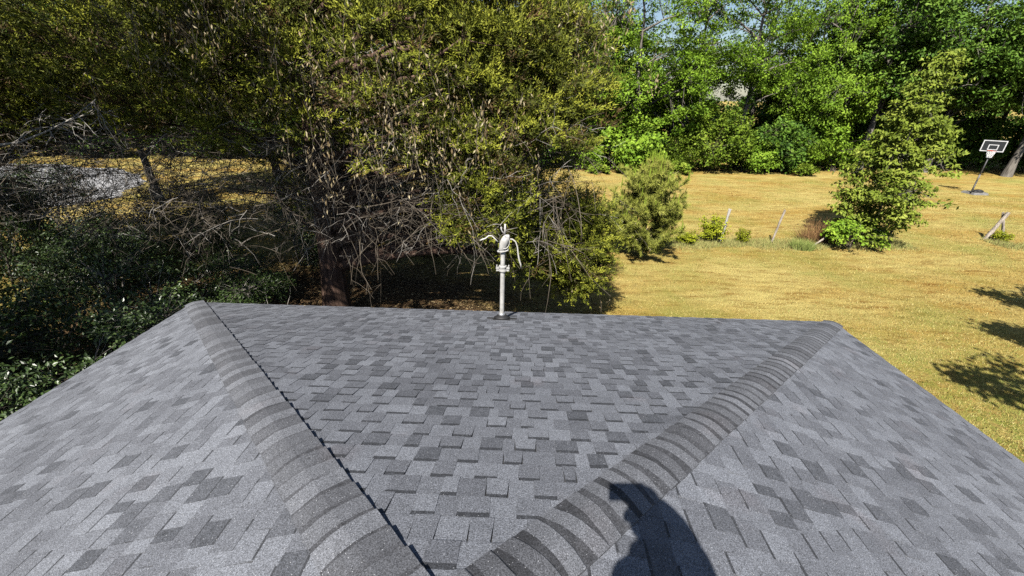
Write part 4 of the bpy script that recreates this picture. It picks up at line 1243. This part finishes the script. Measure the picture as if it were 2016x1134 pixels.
# ------------------------------------------------------------------ basketball hoop
def hoop():
    root = thing('basketball_hoop', 'portable basketball hoop with black backboard on a slanted pole at the lawn edge', 'basketball hoop', (30.15, 29.1, 0), 0.0)
    th = math.radians(-42)            # board faces the house
    f = np.array([math.sin(th), -math.cos(th), 0]); s = np.array([math.cos(th), math.sin(th), 0]); u = np.array([0, 0, 1.0])
    Rm = np.stack([s, -f, u], 1)
    bc = -f * -0.02 + np.array([0.05, -0.1, 3.22])
    mb = MB(); mb.box(bc, (1.16, 0.035, 0.74), Rm); obj('backboard', mb.mesh('backboard', 'board'), root)
    def frame(w, h, t, c_, name, parent):
        m = MB()
        fo = c_ + f * 0.022
        m.box(fo + u * (h / 2), (w + t, 0.012, t), Rm); m.box(fo - u * (h / 2), (w + t, 0.012, t), Rm)
        m.box(fo + s * (w / 2), (t, 0.0115, h - t), Rm); m.box(fo - s * (w / 2), (t, 0.0115, h - t), Rm)
        return obj(name, m.mesh(name, 'white_line'), parent)
    frame(1.08, 0.66, 0.05, bc, 'border_line', root)
    frame(0.44, 0.30, 0.045, bc - u * 0.08, 'target_square', root)
    rcn = bc + f * 0.30 - u * 0.29
    ring = [rcn + (s * math.cos(a) + f * math.sin(a)) * 0.225 for a in np.linspace(0, 2 * math.pi, 25)]
    m = MB(); m.tube(ring, 0.012, 6, False); m.box(bc + f * 0.05 - u * 0.30, (0.16, 0.10, 0.05), Rm); obj('rim', m.mesh('rim', 'rim'), root)
    m = MB(); n = 12
    for k in range(n):
        for sg in (1, -1):
            P = []
            for j in range(6):
                t = j / 5
                a = 2 * math.pi * (k + sg * j * 0.5) / n
                P.append(rcn + (s * math.cos(a) + f * math.sin(a)) * (0.225 - 0.10 * t) - u * 0.44 * t)
            m.tube(P, 0.011, 4, False)
    obj('net', m.mesh('net', 'net'), root)
    p0 = np.array([-0.08, -0.25, 0.05]); p1 = np.array([0.42, 0.22, 2.6])
    m = MB(); m.tube([p0, p0 + (p1 - p0) * 0.33], 0.05, 10); obj('pole', m.mesh('pole', 'pole_metal', True), root)
    m = MB(); m.tube([p0 + (p1 - p0) * 0.33, p0 + (p1 - p0) * 0.5], 0.046, 10); o = obj('pole', m.mesh('pole', 'grey_plastic', True), root); o['label'] = 'scuffed pale middle section of the pole'
    m = MB(); m.tube([p0 + (p1 - p0) * 0.5, p1], 0.042, 10); obj('pole', m.mesh('pole', 'pole_metal', True), root)
    root.scale = (0.94, 0.94, 0.96)
    m = MB()
    for dz_ in (0.25, -0.2):
        m.tube([p1 - np.array([0, 0, 0.1]) + u * dz_ * 0.3, bc - f * 0.03 + u * dz_], 0.02, 6)
    obj('bracket', m.mesh('bracket', 'pole_metal'), root)
    # base tank, tapered, with a dark bag lying on it
    m = MB()
    lo = [(-0.15, -0.55), (0.95, -0.55), (1.15, 0.0), (0.95, 0.5), (-0.15, 0.45)]
    cx, cy = 0.5, 0.0
    V = [(x, y, -0.01) for x, y in lo] + [(cx + (x - cx) * 0.85, cy + (y - cy) * 0.85, 0.14) for x, y in lo]
    m.add(V, [list(range(5))[::-1], list(range(5, 10))] + [(i, (i + 1) % 5, 5 + (i + 1) % 5, 5 + i) for i in range(5)])
    obj('base', m.mesh('base', 'grey_plastic'), root)
    m = MB(); m.lathe([(0.02, 0.0), (0.2, 0.01), (0.27, 0.06), (0.24, 0.13), (0.12, 0.17), (0.01, 0.175)], (0.55, -0.1, 0.135), 14); m.lathe([(0.02, 0), (0.16, 0.02), (0.2, 0.07), (0.1, 0.13), (0.01, 0.135)], (0.2, -0.2, 0.135), 12)
    obj('ballast_bag', m.mesh('ballast_bag', 'rubber', True), root)
    m = MB(); m.tube([(0.0, -0.2, 0.35), (0.6, 0.1, 0.14)], 0.018, 6); obj('strut', m.mesh('strut', 'pole_metal'), root)
hoop()

# ------------------------------------------------------------------ grass, litter
def lawn_blades():
    r = np.random.default_rng(501)
    n = 170000
    # density falls with distance from the house corner
    y = 5.5 + 27 * r.random(n) ** 1.7
    x = r.uniform(-2.0, 1.35, n) * 0 + (-0.28 + 1.75 * r.random(n)) * (y + 1.5)
    ok = (x < 32) & ~((np.hypot((x + 5) * 0.62, y - 9.6) < 4.2)) & ~((x < xr + 0.1) & (y < EY + 0.1))
    x, y = x[ok], y[ok]; n = len(x)
    C = np.stack([x, y, np.full(n, -0.005)], 1)
    d = nrm(np.stack([r.normal(0, 0.55, n), r.normal(0, 0.55, n), np.ones(n)], 1))
    V, F = blades(C, d, nrm(np.cross(d, ball(r, n))), r.uniform(0.03, 0.075, n), 0.010 + 0.0006 * y)
    patch = lumpy(C, 0.55, 1.0) * 0.5 + lumpy(C, 1.9, 5.0) * 0.35
    green = np.clip((11.5 - y) / 5.0, 0, 1) * 0.6
    tn = np.clip(0.52 + 0.18 * patch + r.normal(0, 0.17, n), 0, 0.85)
    g = r.random(n) < (0.06 + green * (0.55 + 0.6 * patch) + 0.10 * (lumpy(C, 0.35, 8.0) > 0.3))
    tn[g] = r.uniform(0.92, 1.0, g.sum())
    obj('lawn_grass', make_mesh('lawn_grass', V, F, 'grass', tn), None, None, 'short dry grass blades of the mown lawn', 'grass', None, 'stuff')
lawn_blades()
def fence_grass():
    r = np.random.default_rng(502)
    n = 26000
    x = r.uniform(5.2, 23.5, n)
    y = 16.85 + 0.075 * (x - 8) + r.normal(0, 0.38, n)
    C = np.stack([x, y, np.full(n, -0.005)], 1)
    ok = lumpy(C, 1.6, 2.0) > -0.45
    ok &= ~((x > 16.6) & (x < 20.6))
    C = C[ok]; n = len(C)
    d = nrm(np.stack([r.normal(0, 0.5, n), r.normal(0, 0.5, n), np.ones(n)], 1))
    V, F = blades(C, d, nrm(np.cross(d, ball(r, n))), r.uniform(0.08, 0.26, n), 0.014)
    obj('fence_grass', make_mesh('fence_grass', V, F, 'tall_grass', np.clip(r.normal(0.5, 0.3, n), 0, 1)), None, None, 'strip of unmown pale grass along the old fence line', 'grass', None, 'stuff')
fence_grass()
def leaf_litter():
    r = np.random.default_rng(503)
    n = 26000
    C = np.stack([r.normal(-4.2, 5.0, n), r.normal(10.6, 3.2, n), r.uniform(0.005, 0.03, n)], 1)
    C = C[~((C[:, 0] > xl + 0.3) & (C[:, 0] < xr) & (C[:, 1] < EY - 0.3)) & (C[:, 0] < 2.2)]
    n = len(C)
    V, F = leaves(C, ball(r, n) * np.array([1, 1, 0.15]), np.array([0, 0, 1.0]) + r.normal(0, 0.35, (n, 3)), r.uniform(0.05, 0.12, n), r.uniform(0.025, 0.05, n))
    obj('leaf_litter', make_mesh('leaf_litter', V, F, 'litter', np.repeat(np.clip(r.normal(0.5, 0.28, n), 0, 1), 2)), None, None, 'brown fallen leaves on the shaded ground under the cedar', 'leaves', None, 'stuff')
leaf_litter()

# ------------------------------------------------------------------ the photographer whose shadow falls on the roof
def skin_body(name, pts, edges, radii, mat, root_i, parent, sub=2):
    me = bpy.data.meshes.new(name)
    me.from_pydata([tuple(p) for p in pts], edges, [])
    me.update()
    o = obj(name, me, parent)
    o.modifiers.new('skin', 'SKIN')
    sk = me.skin_vertices[0].data if me.skin_vertices else None
    if sk is None:
        lay = me.attributes
    for i, rr in enumerate(radii):
        sk[i].radius = (rr, rr) if not isinstance(rr, tuple) else rr
        sk[i].use_root = (i == root_i)
    md = o.modifiers.new('sub', 'SUBSURF'); md.levels = sub; md.render_levels = sub
    me.materials.append(MAT[mat])
    return o
def bake(o):
    dg = bpy.context.evaluated_depsgraph_get()
    me = bpy.data.meshes.new_from_object(o.evaluated_get(dg))
    o.modifiers.clear()
    old = o.data
    o.data = me
    for p in me.polygons:
        p.use_smooth = True

def photographer():
    bx, by = 0.22, -0.36
    base = np.array([bx, by, ZR - SL * (bx - X0)])
    root = thing('person', 'person in dark shirt and jeans standing on the ridge, holding up a phone', 'person', tuple(base))
    # camera-relative joints -> world -> local
    def W(x, y, z):
        return np.array([x, y, CAM_Z + z]) - base
    def roofz(x):
        return ZR - SL * abs(x - X0) - CAM_Z
    lf, rf = (-0.02, -0.42), (0.42, -0.34)
    pts = [W(0.12, -0.40, -0.60),            # 0 pelvis
           W(0.11, -0.38, -0.41),            # 1 waist
           W(0.10, -0.33, -0.20),            # 2 chest
           W(0.095, -0.27, -0.04),           # 3 neck base
           W(0.095, -0.24, 0.02),          # 4 neck top
           W(0.03, -0.40, -0.65), W(0.02, -0.33, roofz(0.0) + 0.50), W(*lf, roofz(lf[0]) + 0.10), W(lf[0] - 0.01, lf[1] + 0.16, roofz(lf[0]) + 0.05),   # 5-8 left leg
           W(0.22, -0.40, -0.65), W(0.37, -0.31, roofz(0.4) + 0.52), W(*rf, roofz(rf[0]) + 0.10), W(rf[0] + 0.02, rf[1] + 0.16, roofz(rf[0]) + 0.05),   # 9-12 right leg
           W(-0.05, -0.34, -0.13), W(-0.09, -0.24, -0.34), W(-0.02, -0.08, -0.44),                    # 13-15 left arm, forearm lowered across the chest
           W(0.22, -0.30, -0.08), W(0.25, -0.13, -0.09), W(0.14, -0.06, 0.02)]                    # 16-18 right arm raised to the phone
    edges = [(0, 1), (1, 2), (2, 3), (3, 4), (0, 5), (5, 6), (6, 7), (7, 8), (0, 9), (9, 10), (10, 11), (11, 12), (2, 13), (13, 14), (14, 15), (2, 16), (16, 17), (17, 18)]
    rad = [(0.15, 0.11), (0.13, 0.10), (0.20, 0.15), 0.125, 0.085, 0.09, 0.062, 0.042, 0.04, 0.09, 0.062, 0.042, 0.04, 0.075, 0.055, 0.04, 0.115, 0.085, 0.046]
    body = skin_body('body', pts, edges, rad, 'shirt', 0, root)
    bpy.context.view_layer.update()
    bake(body)
    body.data.materials.append(MAT['jeans']); body.data.materials.append(MAT['skin']); body.data.materials.append(MAT['boot'])
    P = np.array(pts)
    for p in body.data.polygons:
        cpt = np.array(p.center)
        d = np.linalg.norm(P - cpt, axis=1)
        k = int(d.argmin())
        if cpt[2] < P[0][2] - 0.0: p.material_index = 1
        if k in (7, 8, 11, 12) and cpt[2] < P[7][2] + 0.08: p.material_index = 3
        if k in (4, 15, 18): p.material_index = 2
    # head: egg with nose, ears, brow, chin
    hc = W(0.078, -0.185, 0.095)
    S, K = 24, 16
    V = []
    for i in range(K + 1):
        ph = math.pi * i / K
        for j in range(S):
            a = 2 * math.pi * j / S
            x, y, z = math.sin(ph) * math.cos(a), math.sin(ph) * math.sin(a), math.cos(ph)
            fx = 0.076 * (1 - 0.18 * max(0, -z)); fy = 0.097 * (1 - 0.10 * max(0, -z)); fz = 0.118
            p = np.array([x * fx, y * fy, z * fz])
            if y > 0.5:
                nose = math.exp(-((x / 0.16) ** 2) - ((z + 0.12) / 0.2) ** 2) * 0.022
                eye = -0.010 * math.exp(-(((abs(x) - 0.36) / 0.15) ** 2) - ((z - 0.08) / 0.12) ** 2)
                mouth = 0.006 * math.exp(-((x / 0.3) ** 2) - ((z + 0.5) / 0.08) ** 2)
                p[1] += nose + eye + mouth
            V.append(p)
    F = [(i * S + j, (i + 1) * S + j, (i + 1) * S + (j + 1) % S, i * S + (j + 1) % S) for i in range(K) for j in range(S)]
    m = MB(); m.add(np.array(V) + hc, F)
    for sx in (-1, 1):
        m.lathe([(0.004, -0.03), (0.016, -0.018), (0.02, 0.0), (0.015, 0.022), (0.004, 0.03)], hc + np.array([sx * 0.077, -0.005, -0.005]), 8)
    head = obj('head', m.mesh('head', 'skin', True), root)
    hv = [p * 1.07 + np.array([0, -0.004, 0.003]) for p in V]
    m = MB()
    Fk = [f for f in F if all((V[q][2] > 0.045 or (V[q][1] < -0.005 and V[q][2] > -0.05)) for q in f)]
    m.add(np.array(hv) + hc, Fk); obj('hair', m.mesh('hair', 'hair', True), head)
    for sx in (-1, 1):
        m = MB(); m.lathe([(0.001, -0.011), (0.008, -0.008), (0.011, 0), (0.008, 0.008), (0.001, 0.011)], hc + np.array([sx * 0.03, 0.081, 0.01]), 10); obj('eye', m.mesh('eye', 'white_trim', True), head)
    # hands: palm plus five fingers
    def hand(wrist, pdir, fdir, across, curl, name, sc=1.0):
        pd, fd, ac = nrm(np.array(pdir, float)), nrm(np.array(fdir, float)), nrm(np.array(across, float))
        pts = [wrist, wrist + pd * 0.045 * sc]
        ed = [(0, 1)]; rd = [0.026, (0.034, 0.02)]
        for q, (off, ln) in enumerate(((-0.030, 0.062), (-0.010, 0.075), (0.011, 0.070), (0.030, 0.056))):
            k0 = wrist + pd * 0.088 * sc + ac * off
            k1 = k0 + nrm(pd * (1 - curl * 0.6) + fd * curl) * ln * 0.5
            k2 = k1 + nrm(pd * (1 - curl * 1.6) + fd * curl) * ln * 0.42
            n0 = len(pts)
            pts += [k0, k1, k2]; ed += [(1, n0), (n0, n0 + 1), (n0 + 1, n0 + 2)]; rd += [0.0105, 0.009, 0.0078]
        n0 = len(pts)
        t0 = wrist + pd * 0.03 - ac * 0.033
        pts += [t0, t0 + nrm(pd * 0.6 - ac * 0.6 + fd * 0.4) * 0.035, t0 + nrm(pd * 0.8 - ac * 0.3 + fd * 0.7) * 0.062]
        ed += [(1, n0), (n0, n0 + 1), (n0 + 1, n0 + 2)]; rd += [0.012, 0.0105, 0.009]
        o = skin_body(name, pts, ed, rd, 'skin', 0, root, 1)
        bpy.context.view_layer.update()
        bake(o)
        return o
    hand(P[18], (-0.9, 0.25, -0.12), (-0.2, 0.6, -0.25), (0.0, 0.2, 0.95), 0.55, 'hand')
    hand(P[15], (0.7, 0.6, -0.1), (0.3, -0.2, 0.5), (0.2, 0.2, 0.9), 0.4, 'hand')
    # phone held landscape right at the lens
    ph = thing('phone', 'black phone held level in the raised hand of the person', 'phone', tuple(np.array([0, 0, CAM_Z]) - np.array(_F) * 0.012 + np.array(_R2) * 0.045))
    mb = MB()
    Rp = np.stack([np.array(_R2), np.array(_F), np.array(_U2)], 1)
    mb.box((0, 0, 0), (0.155, 0.008, 0.076), Rp); obj('case', mb.mesh('case', 'phone'), ph)
photographer()
